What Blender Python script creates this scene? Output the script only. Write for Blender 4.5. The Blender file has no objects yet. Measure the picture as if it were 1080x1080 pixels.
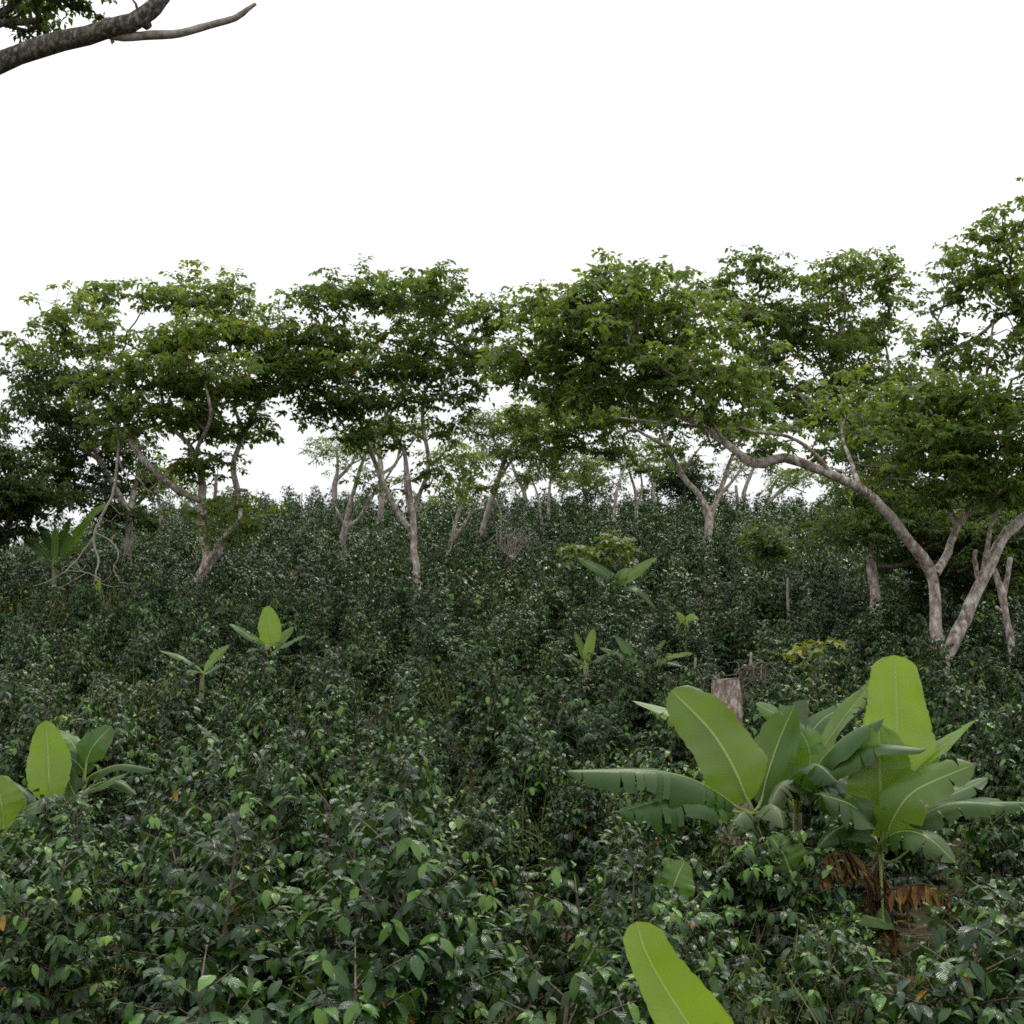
import bpy, math, random
import numpy as np
from mathutils import Vector

rng = np.random.default_rng(11)
random.seed(11)
sc = bpy.context.scene
COL = sc.collection
R = math.radians

# ------------------------------------------------------------------ camera model
EYE, PITCH, F = 1.65, R(8.0), 1483.0
CP, SP = math.cos(PITCH), math.sin(PITCH)

def P(px, py, d):
    """point of the place seen at photo position (px,py), d metres ahead"""
    u, v = (px - 540) / F, (540 - py) / F
    y = CP - v * SP
    z = SP + v * CP
    k = d / y
    return np.array([u * k, d, EYE + z * k])

def pxm(d):                      # metres per photo pixel at distance d
    return d / F

def to_px(p):
    x, y, z = p[0], p[1], p[2] - EYE
    f = y * CP + z * SP
    v = -y * SP + z * CP
    return 540 + F * x / f, 540 - F * v / f

# ------------------------------------------------------------------ terrain
BUSH = 1.24
_rows = [(6, 882), (8, 848), (11, 803), (15, 750), (20, 697), (27, 640), (36, 591), (46, 550), (57, 518)]
_kd = [-60, 0, 3] + [r[0] for r in _rows] + [63, 75, 110, 220, 900]
_kz = [-1.0, 0, -0.12] + [P(540, r[1], r[0])[2] - BUSH for r in _rows]
_kz += [_kz[-1] - 0.5, _kz[-1] - 3.2, _kz[-1] - 12, _kz[-1] - 25, _kz[-1] - 40]

def ground(x, y):
    x = np.asarray(x, float); y = np.asarray(y, float)
    z = (np.interp(y - .8, _kd, _kz) + np.interp(y, _kd, _kz) + np.interp(y + .8, _kd, _kz)) / 3
    s = np.clip((y - 25) / 30, 0, 1); s = s * s * (3 - 2 * s)
    z = z - np.minimum(0.020 * np.maximum(0, -x - 10) ** 2, 9) * s
    z = z + 0.07 * np.sin(x * 0.9 + 1.3) * np.sin(y * 0.6 + .4) + 0.05 * np.sin(x * 2.1 + y * 0.8)
    return z

def gz(x, y): return float(ground(x, y))

# ------------------------------------------------------------------ object helpers
def tag(o, label=None, cat=None, group=None, kind=None):
    if label: o['label'] = label
    if cat: o['category'] = cat
    if group: o['group'] = group
    if kind: o['kind'] = kind
    return o

def empty(name, loc, label, cat, group=None):
    o = bpy.data.objects.new(name, None)
    o.empty_display_size = .3
    COL.objects.link(o)
    o.location = loc
    return tag(o, label, cat, group)

class MB:
    """collects shapes for ONE mesh object"""
    def __init__(self):
        self.V, self.T, self.U, self.L, self.S, self.M = [], [], [], [], [], []
        self.n = 0
    def add(self, verts, faces, tint=None, uv=None, mat=0):
        verts = np.asarray(verts, float)
        n = len(verts)
        self.V.append(verts)
        self.T.append(np.full(n, .3) if tint is None else np.broadcast_to(np.asarray(tint, float), (n,)))
        self.U.append(np.zeros((n, 2)) if uv is None else np.asarray(uv, float))
        for f in (faces if isinstance(faces, list) else [faces]):
            f = np.asarray(f, int)
            if f.size == 0: continue
            self.L.append((f + self.n).ravel())
            self.S.append(np.full(len(f), f.shape[1], int))
            self.M.append(np.full(len(f), mat, int))
        self.n += n
    def mesh(self, name, mats, origin=None, smooth=True):
        v = np.concatenate(self.V)
        if origin is not None: v = v - np.asarray(origin)
        l = np.concatenate(self.L); s = np.concatenate(self.S)
        me = bpy.data.meshes.new(name)
        me.vertices.add(len(v)); me.vertices.foreach_set('co', v.astype(np.float32).ravel())
        me.loops.add(len(l)); me.loops.foreach_set('vertex_index', l.astype(np.int32))
        me.polygons.add(len(s))
        st = np.concatenate([[0], np.cumsum(s)[:-1]])
        me.polygons.foreach_set('loop_start', st.astype(np.int32))
        me.polygons.foreach_set('loop_total', s.astype(np.int32))
        me.polygons.foreach_set('material_index', np.concatenate(self.M).astype(np.int32))
        me.polygons.foreach_set('use_smooth', np.full(len(s), smooth))
        at = me.attributes.new('tint', 'FLOAT', 'POINT')
        at.data.foreach_set('value', np.concatenate(self.T).astype(np.float32))
        uvl = me.uv_layers.new(name='uv')
        uvl.data.foreach_set('uv', np.concatenate(self.U)[l].astype(np.float32).ravel())
        for m in (mats if isinstance(mats, (list, tuple)) else [mats]): me.materials.append(m)
        me.update(); me.validate()
        return me
    def build(self, name, mats, parent=None, origin=None, smooth=True):
        if parent is not None and origin is None: origin = tuple(parent.location)
        o = bpy.data.objects.new(name, self.mesh(name, mats, origin, smooth))
        COL.objects.link(o)
        if parent is not None: o.parent = parent
        elif origin is not None: o.location = origin
        return o

def norm(a):
    a = np.asarray(a, float)
    return a / np.maximum(np.linalg.norm(a, axis=-1, keepdims=True), 1e-9)

def spline(pts, step):
    """Catmull-Rom through rows of pts (any number of columns), resampled about every step metres"""
    p = np.asarray(pts, float)
    if len(p) == 2:
        n = max(2, int(np.linalg.norm(p[1, :3] - p[0, :3]) / step) + 1)
        t = np.linspace(0, 1, n)[:, None]
        return p[0] * (1 - t) + p[1] * t
    q = np.vstack([2 * p[0] - p[1], p, 2 * p[-1] - p[-2]])
    out = []
    for i in range(1, len(q) - 2):
        a, b, c, d = q[i - 1], q[i], q[i + 1], q[i + 2]
        n = max(2, int(np.linalg.norm(c[:3] - b[:3]) / step))
        t = np.linspace(0, 1, n, endpoint=False)[:, None]
        out.append(.5 * (2 * b + (c - a) * t + (2 * a - 5 * b + 4 * c - d) * t ** 2 + (3 * b - a - 3 * c + d) * t ** 3))
    out.append(p[-1:])
    return np.vstack(out)

def tube(mb, pts, rad, sides=8, mat=0, tint=.3, rough=0., cap=True):
    pts = np.asarray(pts, float); rad = np.broadcast_to(np.asarray(rad, float), (len(pts),)).copy()
    n = len(pts)
    t = norm(np.gradient(pts, axis=0))
    ref = np.array([1., 0, 0]) if abs(t[0, 0]) < .8 else np.array([0, 1., 0])
    a = np.zeros((n, 3))
    for i in range(n):
        ref = ref - t[i] * ref.dot(t[i]); ref /= max(np.linalg.norm(ref), 1e-9)
        a[i] = ref
    b = np.cross(t, a)
    th = np.linspace(0, 2 * math.pi, sides, endpoint=False)
    rr = rad[:, None] * np.ones(sides)[None]
    if rough:
        k = rng.normal(0, 1, (n, sides))
        k = (k + np.roll(k, 1, 1) + np.roll(k, 1, 0)) / 1.8
        rr = rr * (1 + rough * np.clip(k, -2, 2))
    v = pts[:, None] + (a[:, None] * np.cos(th)[None, :, None] + b[:, None] * np.sin(th)[None, :, None]) * rr[..., None]
    i = np.arange(n - 1)[:, None] * sides; j = np.arange(sides)[None]; k = (j + 1) % sides
    f = np.stack([i + j, i + k, i + sides + k, i + sides + j], -1).reshape(-1, 4)
    fs = [f]
    v = v.reshape(-1, 3)
    if cap:
        v = np.vstack([v, pts[-1] + t[-1] * rad[-1] * .25])
        e = (n - 1) * sides
        fs.append(np.stack([e + j[0], e + k[0], np.full(sides, n * sides)], -1))
    mb.add(v, fs, tint, None, mat)

# leaf templates: (u across -1..1, t along 0..1), faces
def _tpl(rows, widths):
    u, t, f = [0.], [0.], []
    for tt in rows:
        u += [-1, 0, 1]; t += [tt] * 3
    u.append(0.); t.append(1.)
    w = [0.]
    for ww in widths: w += [ww] * 3
    w.append(0.)
    n = len(u)
    tri = [(0, 2, 1), (0, 3, 2)]; quad = []
    for r in range(len(rows) - 1):
        a = 1 + 3 * r
        quad += [(a, a + 1, a + 4, a + 3), (a + 1, a + 2, a + 5, a + 4)]
    a = 1 + 3 * (len(rows) - 1)
    tri += [(a, a + 1, n - 1), (a + 1, a + 2, n - 1)]
    return np.array(u), np.array(t), np.array(w), [np.array(tri), np.array(quad)] if quad else [np.array(tri)]

TPL_HI = _tpl([.12, .34, .6, .82], [.55, .98, .92, .48])
TPL_MID = _tpl([.3, .65], [.9, .82])
TPL_LO = _tpl([.45], [1.])

def leaves(mb, pos, dirs, ups, L, W, tint, tpl, fold=.25, droop=.25, wave=0., mat=0):
    pos = np.asarray(pos); N = len(pos)
    if N == 0: return
    y = norm(dirs); x = norm(np.cross(y, ups)); z = np.cross(x, y)
    u, t, w, faces = tpl
    L = np.broadcast_to(L, (N,)); W = np.broadcast_to(W, (N,))
    dr = np.broadcast_to(droop, (N,)) * rng.uniform(.5, 1.5, N); fo = np.broadcast_to(fold, (N,)) * rng.uniform(.3, 1.7, N)
    lx = (u * w)[None] * W[:, None] * .5
    ly = t[None] * L[:, None] * (1 - .25 * np.abs(dr)[:, None] * t[None] ** 2)
    lz = np.abs(lx) * fo[:, None] - dr[:, None] * L[:, None] * t[None] ** 2
    if wave: lz = lz + wave * W[:, None] * np.abs(u)[None] * np.sin(t[None] * 17 + rng.uniform(0, 6, N)[:, None] + u[None])
    v = pos[:, None] + x[:, None] * lx[..., None] + y[:, None] * ly[..., None] + z[:, None] * lz[..., None]
    n = len(u)
    off = (np.arange(N) * n)[:, None, None]
    fs = [(f[None] + off).reshape(-1, f.shape[1]) for f in faces]
    uv = np.stack([u * .5 + .5, t], -1)
    mb.add(v.reshape(-1, 3), fs, np.repeat(tint, n), np.tile(uv, (N, 1)), mat)

# ------------------------------------------------------------------ materials
def new_mat(name):
    m = bpy.data.materials.new(name); m.use_nodes = True
    nt = m.node_tree; nt.nodes.clear()
    return m, nt, nt.nodes, nt.links

def ramp(nt, stops, interp='LINEAR'):
    n = nt.nodes.new('ShaderNodeValToRGB'); r = n.color_ramp; r.interpolation = interp
    while len(r.elements) < len(stops): r.elements.new(.5)
    for e, (p, c) in zip(r.elements, stops):
        e.position = p; e.color = (*c, 1)
    return n

def math_(nt, op, a=None, b=None, c=None):
    n = nt.nodes.new('ShaderNodeMath'); n.operation = op
    for i, v in enumerate((a, b, c)):
        if v is None: continue
        if isinstance(v, (int, float)): n.inputs[i].default_value = v
        else: nt.links.new(v, n.inputs[i])
    return n.outputs[0]

def mixc(nt, fac, a, b, mode='MIX'):
    n = nt.nodes.new('ShaderNodeMix'); n.data_type = 'RGBA'; n.blend_type = mode
    for k, v in (('Factor', fac), ('A', a), ('B', b)):
        s = [i for i in n.inputs if i.name == k and (i.type == 'RGBA' or k == 'Factor' and i.type == 'VALUE')][0]
        if isinstance(v, (int, float)): s.default_value = v
        elif isinstance(v, tuple): s.default_value = (*v, 1)
        else: nt.links.new(v, s)
    return [o for o in n.outputs if o.type == 'RGBA'][0]

def leaf_mat(name, stops, rough=.42, trans=.25, spec=.5, freq=9., slant=.35, bump=.35, rib=.35, ribw=.06, ribc=(.22, .30, .10), veinf=.3, varscale=3., patch=None, under=None, edge=None, ovar=.45):
    m, nt, N, Lk = new_mat(name)
    at = N.new('ShaderNodeAttribute'); at.attribute_name = 'tint'
    rp = ramp(nt, stops); Lk.new(at.outputs['Fac'], rp.inputs[0])
    tc = N.new('ShaderNodeTexCoord')
    no = N.new('ShaderNodeTexNoise'); no.inputs['Scale'].default_value = varscale; no.inputs['Detail'].default_value = 3
    Lk.new(tc.outputs['Object'], no.inputs['Vector'])
    oi = N.new('ShaderNodeObjectInfo')
    val = math_(nt, 'ADD', math_(nt, 'MULTIPLY', no.outputs['Fac'], .6), math_(nt, 'MULTIPLY_ADD', oi.outputs['Random'], ovar, .70 - ovar / 2))
    hs = N.new('ShaderNodeHueSaturation'); Lk.new(rp.outputs[0], hs.inputs['Color']); Lk.new(val, hs.inputs['Value'])
    Lk.new(math_(nt, 'MULTIPLY_ADD', oi.outputs['Random'], -.022, .511), hs.inputs['Hue'])
    col = hs.outputs[0]
    uv = N.new('ShaderNodeUVMap'); uv.uv_map = 'uv'
    sp = N.new('ShaderNodeSeparateXYZ'); Lk.new(uv.outputs[0], sp.inputs[0])
    au = math_(nt, 'ABSOLUTE', math_(nt, 'MULTIPLY_ADD', sp.outputs[0], 2., -1.))
    ph = math_(nt, 'SUBTRACT', math_(nt, 'MULTIPLY', sp.outputs[1], freq), math_(nt, 'MULTIPLY', au, slant * freq))
    wv = math_(nt, 'ABSOLUTE', math_(nt, 'SINE', math_(nt, 'MULTIPLY', ph, math.pi)))
    if patch:
        n2 = N.new('ShaderNodeTexNoise'); n2.inputs['Scale'].default_value = patch[1]; n2.inputs['Detail'].default_value = 5
        Lk.new(tc.outputs['Object'], n2.inputs['Vector'])
        r2 = ramp(nt, [(patch[2], (0, 0, 0)), (patch[2] + .12, (1, 1, 1))]); Lk.new(n2.outputs['Fac'], r2.inputs[0])
        col = mixc(nt, r2.outputs[0], col, patch[0])
    if edge:
        n3 = N.new('ShaderNodeTexNoise'); n3.inputs['Scale'].default_value = 9; n3.inputs['Detail'].default_value = 4
        Lk.new(tc.outputs['Object'], n3.inputs['Vector'])
        r3 = ramp(nt, [(.93, (0, 0, 0)), (1., (1, 1, 1))]); Lk.new(math_(nt, 'MULTIPLY_ADD', n3.outputs['Fac'], .22, math_(nt, 'SUBTRACT', au, .13)), r3.inputs[0])
        col = mixc(nt, math_(nt, 'MULTIPLY', r3.outputs[0], .45), col, edge)
        r4 = ramp(nt, [(.70, (0, 0, 0)), (.74, (1, 1, 1))]); Lk.new(n3.outputs['Fac'], r4.inputs[0])
        col = mixc(nt, math_(nt, 'MULTIPLY', r4.outputs[0], .55), col, edge)
    ribm = math_(nt, 'LESS_THAN', au, ribw)
    col = mixc(nt, math_(nt, 'MULTIPLY', ribm, rib), col, ribc)
    vein = math_(nt, 'LESS_THAN', wv, .18)
    col = mixc(nt, math_(nt, 'MULTIPLY', vein, rib * veinf), col, (.20, .28, .08))
    if under:
        ge = N.new('ShaderNodeNewGeometry')
        col = mixc(nt, math_(nt, 'MULTIPLY', ge.outputs['Backfacing'], under[0]), col, under[1])
    bp = N.new('ShaderNodeBump'); bp.inputs['Strength'].default_value = bump; bp.inputs['Distance'].default_value = .006
    Lk.new(math_(nt, 'POWER', wv, .5), bp.inputs['Height'])
    pr = N.new('ShaderNodeBsdfPrincipled'); Lk.new(col, pr.inputs['Base Color'])
    pr.inputs['Roughness'].default_value = rough; pr.inputs['Specular IOR Level'].default_value = spec
    Lk.new(bp.outputs[0], pr.inputs['Normal'])
    tr = N.new('ShaderNodeBsdfTranslucent')
    Lk.new(mixc(nt, 1., col, (1.5, 1.45, .6), 'MULTIPLY'), tr.inputs['Color'])
    mx = N.new('ShaderNodeMixShader'); mx.inputs[0].default_value = trans
    Lk.new(pr.outputs[0], mx.inputs[1]); Lk.new(tr.outputs[0], mx.inputs[2])
    out = N.new('ShaderNodeOutputMaterial'); Lk.new(mx.outputs[0], out.inputs[0])
    return m

def bark_mat(name, base, dark, light, lichen=.5, scale=1., moss=None):
    m, nt, N, Lk = new_mat(name)
    tc = N.new('ShaderNodeTexCoord')
    mp = N.new('ShaderNodeMapping'); mp.inputs['Scale'].default_value = (scale, scale, scale * .45)
    Lk.new(tc.outputs['Object'], mp.inputs['Vector'])
    a = N.new('ShaderNodeTexNoise'); a.inputs['Scale'].default_value = 2.2; a.inputs['Detail'].default_value = 7; a.inputs['Roughness'].default_value = .65
    b = N.new('ShaderNodeTexNoise'); b.inputs['Scale'].default_value = 11; b.inputs['Detail'].default_value = 6; b.inputs['Roughness'].default_value = .7
    c = N.new('ShaderNodeTexVoronoi'); c.inputs['Scale'].default_value = 14
    for t in (a, b): Lk.new(mp.outputs[0], t.inputs['Vector'])
    Lk.new(tc.outputs['Object'], c.inputs['Vector'])
    r1 = ramp(nt, [(.32, dark), (.5, base), (.75, tuple(x * 1.15 for x in base))]); Lk.new(a.outputs['Fac'], r1.inputs[0])
    r2 = ramp(nt, [(.5, (0, 0, 0)), (.6, (1, 1, 1))]); Lk.new(b.outputs['Fac'], r2.inputs[0])
    col = mixc(nt, math_(nt, 'MULTIPLY', r2.outputs[0], lichen), r1.outputs[0], light)
    r3 = ramp(nt, [(.39, (1, 1, 1)), (.46, (0, 0, 0))]); Lk.new(b.outputs['Fac'], r3.inputs[0])
    col = mixc(nt, math_(nt, 'MULTIPLY', r3.outputs[0], .7), col, dark)
    if moss:
        r4 = ramp(nt, [(.55, (0, 0, 0)), (.68, (1, 1, 1))]); Lk.new(a.outputs['Fac'], r4.inputs[0])
        col = mixc(nt, math_(nt, 'MULTIPLY', r4.outputs[0], .8), col, moss)
    bp = N.new('ShaderNodeBump'); bp.inputs['Strength'].default_value = .4; bp.inputs['Distance'].default_value = .02
    Lk.new(math_(nt, 'ADD', b.outputs['Fac'], math_(nt, 'MULTIPLY', c.outputs[0], .4)), bp.inputs['Height'])
    pr = N.new('ShaderNodeBsdfPrincipled'); Lk.new(col, pr.inputs['Base Color']); Lk.new(bp.outputs[0], pr.inputs['Normal'])
    pr.inputs['Roughness'].default_value = .88; pr.inputs['Specular IOR Level'].default_value = .25
    out = N.new('ShaderNodeOutputMaterial'); Lk.new(pr.outputs[0], out.inputs[0])
    return m

M = {}
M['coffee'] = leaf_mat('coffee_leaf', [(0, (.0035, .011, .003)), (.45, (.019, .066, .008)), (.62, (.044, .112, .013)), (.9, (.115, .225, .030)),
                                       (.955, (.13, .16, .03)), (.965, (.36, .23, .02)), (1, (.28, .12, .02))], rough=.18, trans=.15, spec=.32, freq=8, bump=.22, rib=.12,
                       under=(.6, (.045, .085, .030)))
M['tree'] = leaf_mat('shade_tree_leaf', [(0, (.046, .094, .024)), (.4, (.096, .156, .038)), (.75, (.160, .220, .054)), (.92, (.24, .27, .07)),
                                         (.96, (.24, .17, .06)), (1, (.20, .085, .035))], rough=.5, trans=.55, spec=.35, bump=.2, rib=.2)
M['dark'] = leaf_mat('dark_tree_leaf', [(0, (.024, .050, .010)), (.5, (.048, .088, .018)), (.8, (.085, .13, .026)), (1, (.16, .17, .04))], rough=.55, trans=.38, spec=.22, bump=.2, rib=.2)
M['green'] = leaf_mat('bright_tree_leaf', [(0, (.030, .070, .016)), (.5, (.060, .115, .026)), (.85, (.10, .165, .038)), (1, (.16, .20, .05))], rough=.5, trans=.45, spec=.35, bump=.2, rib=.2)
M['pale'] = leaf_mat('pale_tree_leaf', [(0, (.085, .13, .028)), (.5, (.14, .19, .038)), (.85, (.20, .23, .05)), (1, (.26, .22, .07))], rough=.5, trans=.4, spec=.3, bump=.2, rib=.2)
M['sapling'] = leaf_mat('sapling_leaf', [(0, (.06, .11, .02)), (.5, (.11, .18, .03)), (.85, (.2, .25, .05)), (.93, (.28, .24, .08)), (1, (.25, .12, .07))], rough=.45, trans=.3, spec=.4, bump=.3, rib=.3)
M['banana'] = leaf_mat('banana_blade', [(0, (.022, .060, .015)), (.4, (.058, .130, .021)), (.7, (.165, .275, .030)), (1, (.29, .40, .042))], rough=.38, trans=.42, spec=.5,
                       freq=38, slant=.10, bump=.08, rib=.75, ribw=.035, ribc=(.42, .50, .17), veinf=.035, varscale=2.5, edge=(.20, .14, .05), ovar=.10)
M['banana_worn'] = leaf_mat('worn_banana_blade', [(0, (.035, .07, .025)), (.5, (.10, .15, .06)), (1, (.2, .24, .12))], rough=.45, trans=.3, spec=.45,
                            freq=45, slant=.10, bump=.2, rib=.0, varscale=4, patch=((.32, .27, .13), 6., .6))
M['banana_dead'] = leaf_mat('dead_banana_blade', [(0, (.07, .038, .022)), (.5, (.19, .105, .040)), (.8, (.27, .16, .06)), (1, (.36, .25, .06))], rough=.8, trans=.12, spec=.2,
                            freq=35, slant=.10, bump=.4, rib=.0, varscale=6, patch=((.38, .22, .035), 7., .57))
M['midrib'] = leaf_mat('banana_midrib', [(0, (.27, .36, .10)), (1, (.42, .48, .18))], rough=.45, trans=.3, spec=.4, rib=0, bump=0, ovar=.1)
M['pseudo'] = bark_mat('banana_stem', (.24, .26, .13), (.15, .10, .065), (.36, .36, .24), .4, 2.)
M['dry'] = bark_mat('dead_sheath', (.105, .060, .038), (.045, .026, .018), (.17, .11, .075), .4, 3.)
M['bark'] = bark_mat('pale_bark', (.36, .29, .25), (.13, .08, .06), (.66, .63, .58), .9, 1.2)
M['bark_grey'] = bark_mat('grey_bark', (.28, .24, .205), (.12, .09, .068), (.48, .46, .42), .6, 1.3)
M['bark_dark'] = bark_mat('mossy_bark', (.085, .066, .052), (.026, .022, .016), (.40, .39, .36), .45, 4., moss=(.030, .042, .014))
M['twig'] = bark_mat('twig_bark', (.13, .105, .080), (.055, .042, .03), (.24, .22, .19), .4, 3.)
M['cstem'] = bark_mat('coffee_stem', (.15, .12, .085), (.06, .045, .03), (.27, .24, .2), .4, 5.)
M['dead'] = bark_mat('dead_wood', (.30, .265, .22), (.15, .12, .09), (.44, .41, .37), .5, 3.)
M['stump'] = bark_mat('stump_bark', (.24, .175, .14), (.085, .055, .042), (.46, .42, .38), .9, 2.4)
M['cut'] = bark_mat('cut_wood', (.40, .32, .24), (.26, .19, .13), (.5, .43, .36), .4, 5.)
M['weed'] = leaf_mat('weed_blade', [(0, (.05, .085, .02)), (.5, (.12, .15, .045)), (.8, (.26, .23, .11)), (1, (.34, .25, .16))], rough=.6, trans=.3, spec=.25, rib=0, bump=0)

def soil_mat():
    m, nt, N, Lk = new_mat('soil')
    tc = N.new('ShaderNodeTexCoord')
    a = N.new('ShaderNodeTexNoise'); a.inputs['Scale'].default_value = .8; a.inputs['Detail'].default_value = 8
    b = N.new('ShaderNodeTexVoronoi'); b.inputs['Scale'].default_value = 14
    c = N.new('ShaderNodeTexNoise'); c.inputs['Scale'].default_value = 9; c.inputs['Detail'].default_value = 8
    for t in (a, b, c): Lk.new(tc.outputs['Object'], t.inputs['Vector'])
    r1 = ramp(nt, [(.3, (.030, .022, .015)), (.48, (.058, .042, .028)), (.56, (.035, .045, .016)), (.8, (.04, .06, .018))]); Lk.new(a.outputs['Fac'], r1.inputs[0])
    r2 = ramp(nt, [(.0, (.09, .062, .036)), (.5, (.045, .030, .02)), (1, (.13, .095, .055))]); Lk.new(b.outputs['Color'], r2.inputs[0])
    r3 = ramp(nt, [(.45, (0, 0, 0)), (.6, (1, 1, 1))]); Lk.new(c.outputs['Fac'], r3.inputs[0])
    col = mixc(nt, r3.outputs[0], r1.outputs[0], r2.outputs[0])
    bp = N.new('ShaderNodeBump'); bp.inputs['Strength'].default_value = .9; bp.inputs['Distance'].default_value = .05
    Lk.new(c.outputs['Fac'], bp.inputs['Height'])
    pr = N.new('ShaderNodeBsdfPrincipled'); Lk.new(col, pr.inputs['Base Color']); Lk.new(bp.outputs[0], pr.inputs['Normal'])
    pr.inputs['Roughness'].default_value = .95; pr.inputs['Specular IOR Level'].default_value = .15
    out = N.new('ShaderNodeOutputMaterial'); Lk.new(pr.outputs[0], out.inputs[0])
    return m
M['soil'] = soil_mat()

# ------------------------------------------------------------------ ground sheet
def make_ground():
    def axis(lo, hi, fine_lo, fine_hi, step):
        a = np.arange(fine_lo, fine_hi + .01, step)
        l = fine_lo - np.geomspace(step, fine_lo - lo, 26)[::-1]
        h = fine_hi + np.geomspace(step, hi - fine_hi, 26)
        return np.concatenate([l, a, h])
    xs = axis(-900, 900, -30, 30, .5); ys = axis(-60, 900, -2, 72, .5)
    X, Y = np.meshgrid(xs, ys)
    Z = ground(X, Y) + rng.normal(0, .015, X.shape)
    v = np.stack([X, Y, Z], -1).reshape(-1, 3)
    nx, ny = len(xs), len(ys)
    i = np.arange(ny - 1)[:, None] * nx; j = np.arange(nx - 1)[None]
    f = np.stack([i + j, i + j + 1, i + nx + j + 1, i + nx + j], -1).reshape(-1, 4)
    mb = MB(); mb.add(v, f)
    o = mb.build('ground', M['soil'])
    tag(o, 'brown soil hillside under the coffee rows rising to a ridge', 'ground', kind='structure')
make_ground()

EXTRA = []                # where a coffee shrub must stand (at the foot of small bananas)
KEEP = []                 # (x, y, radius) spots where no coffee shrub stands

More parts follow.
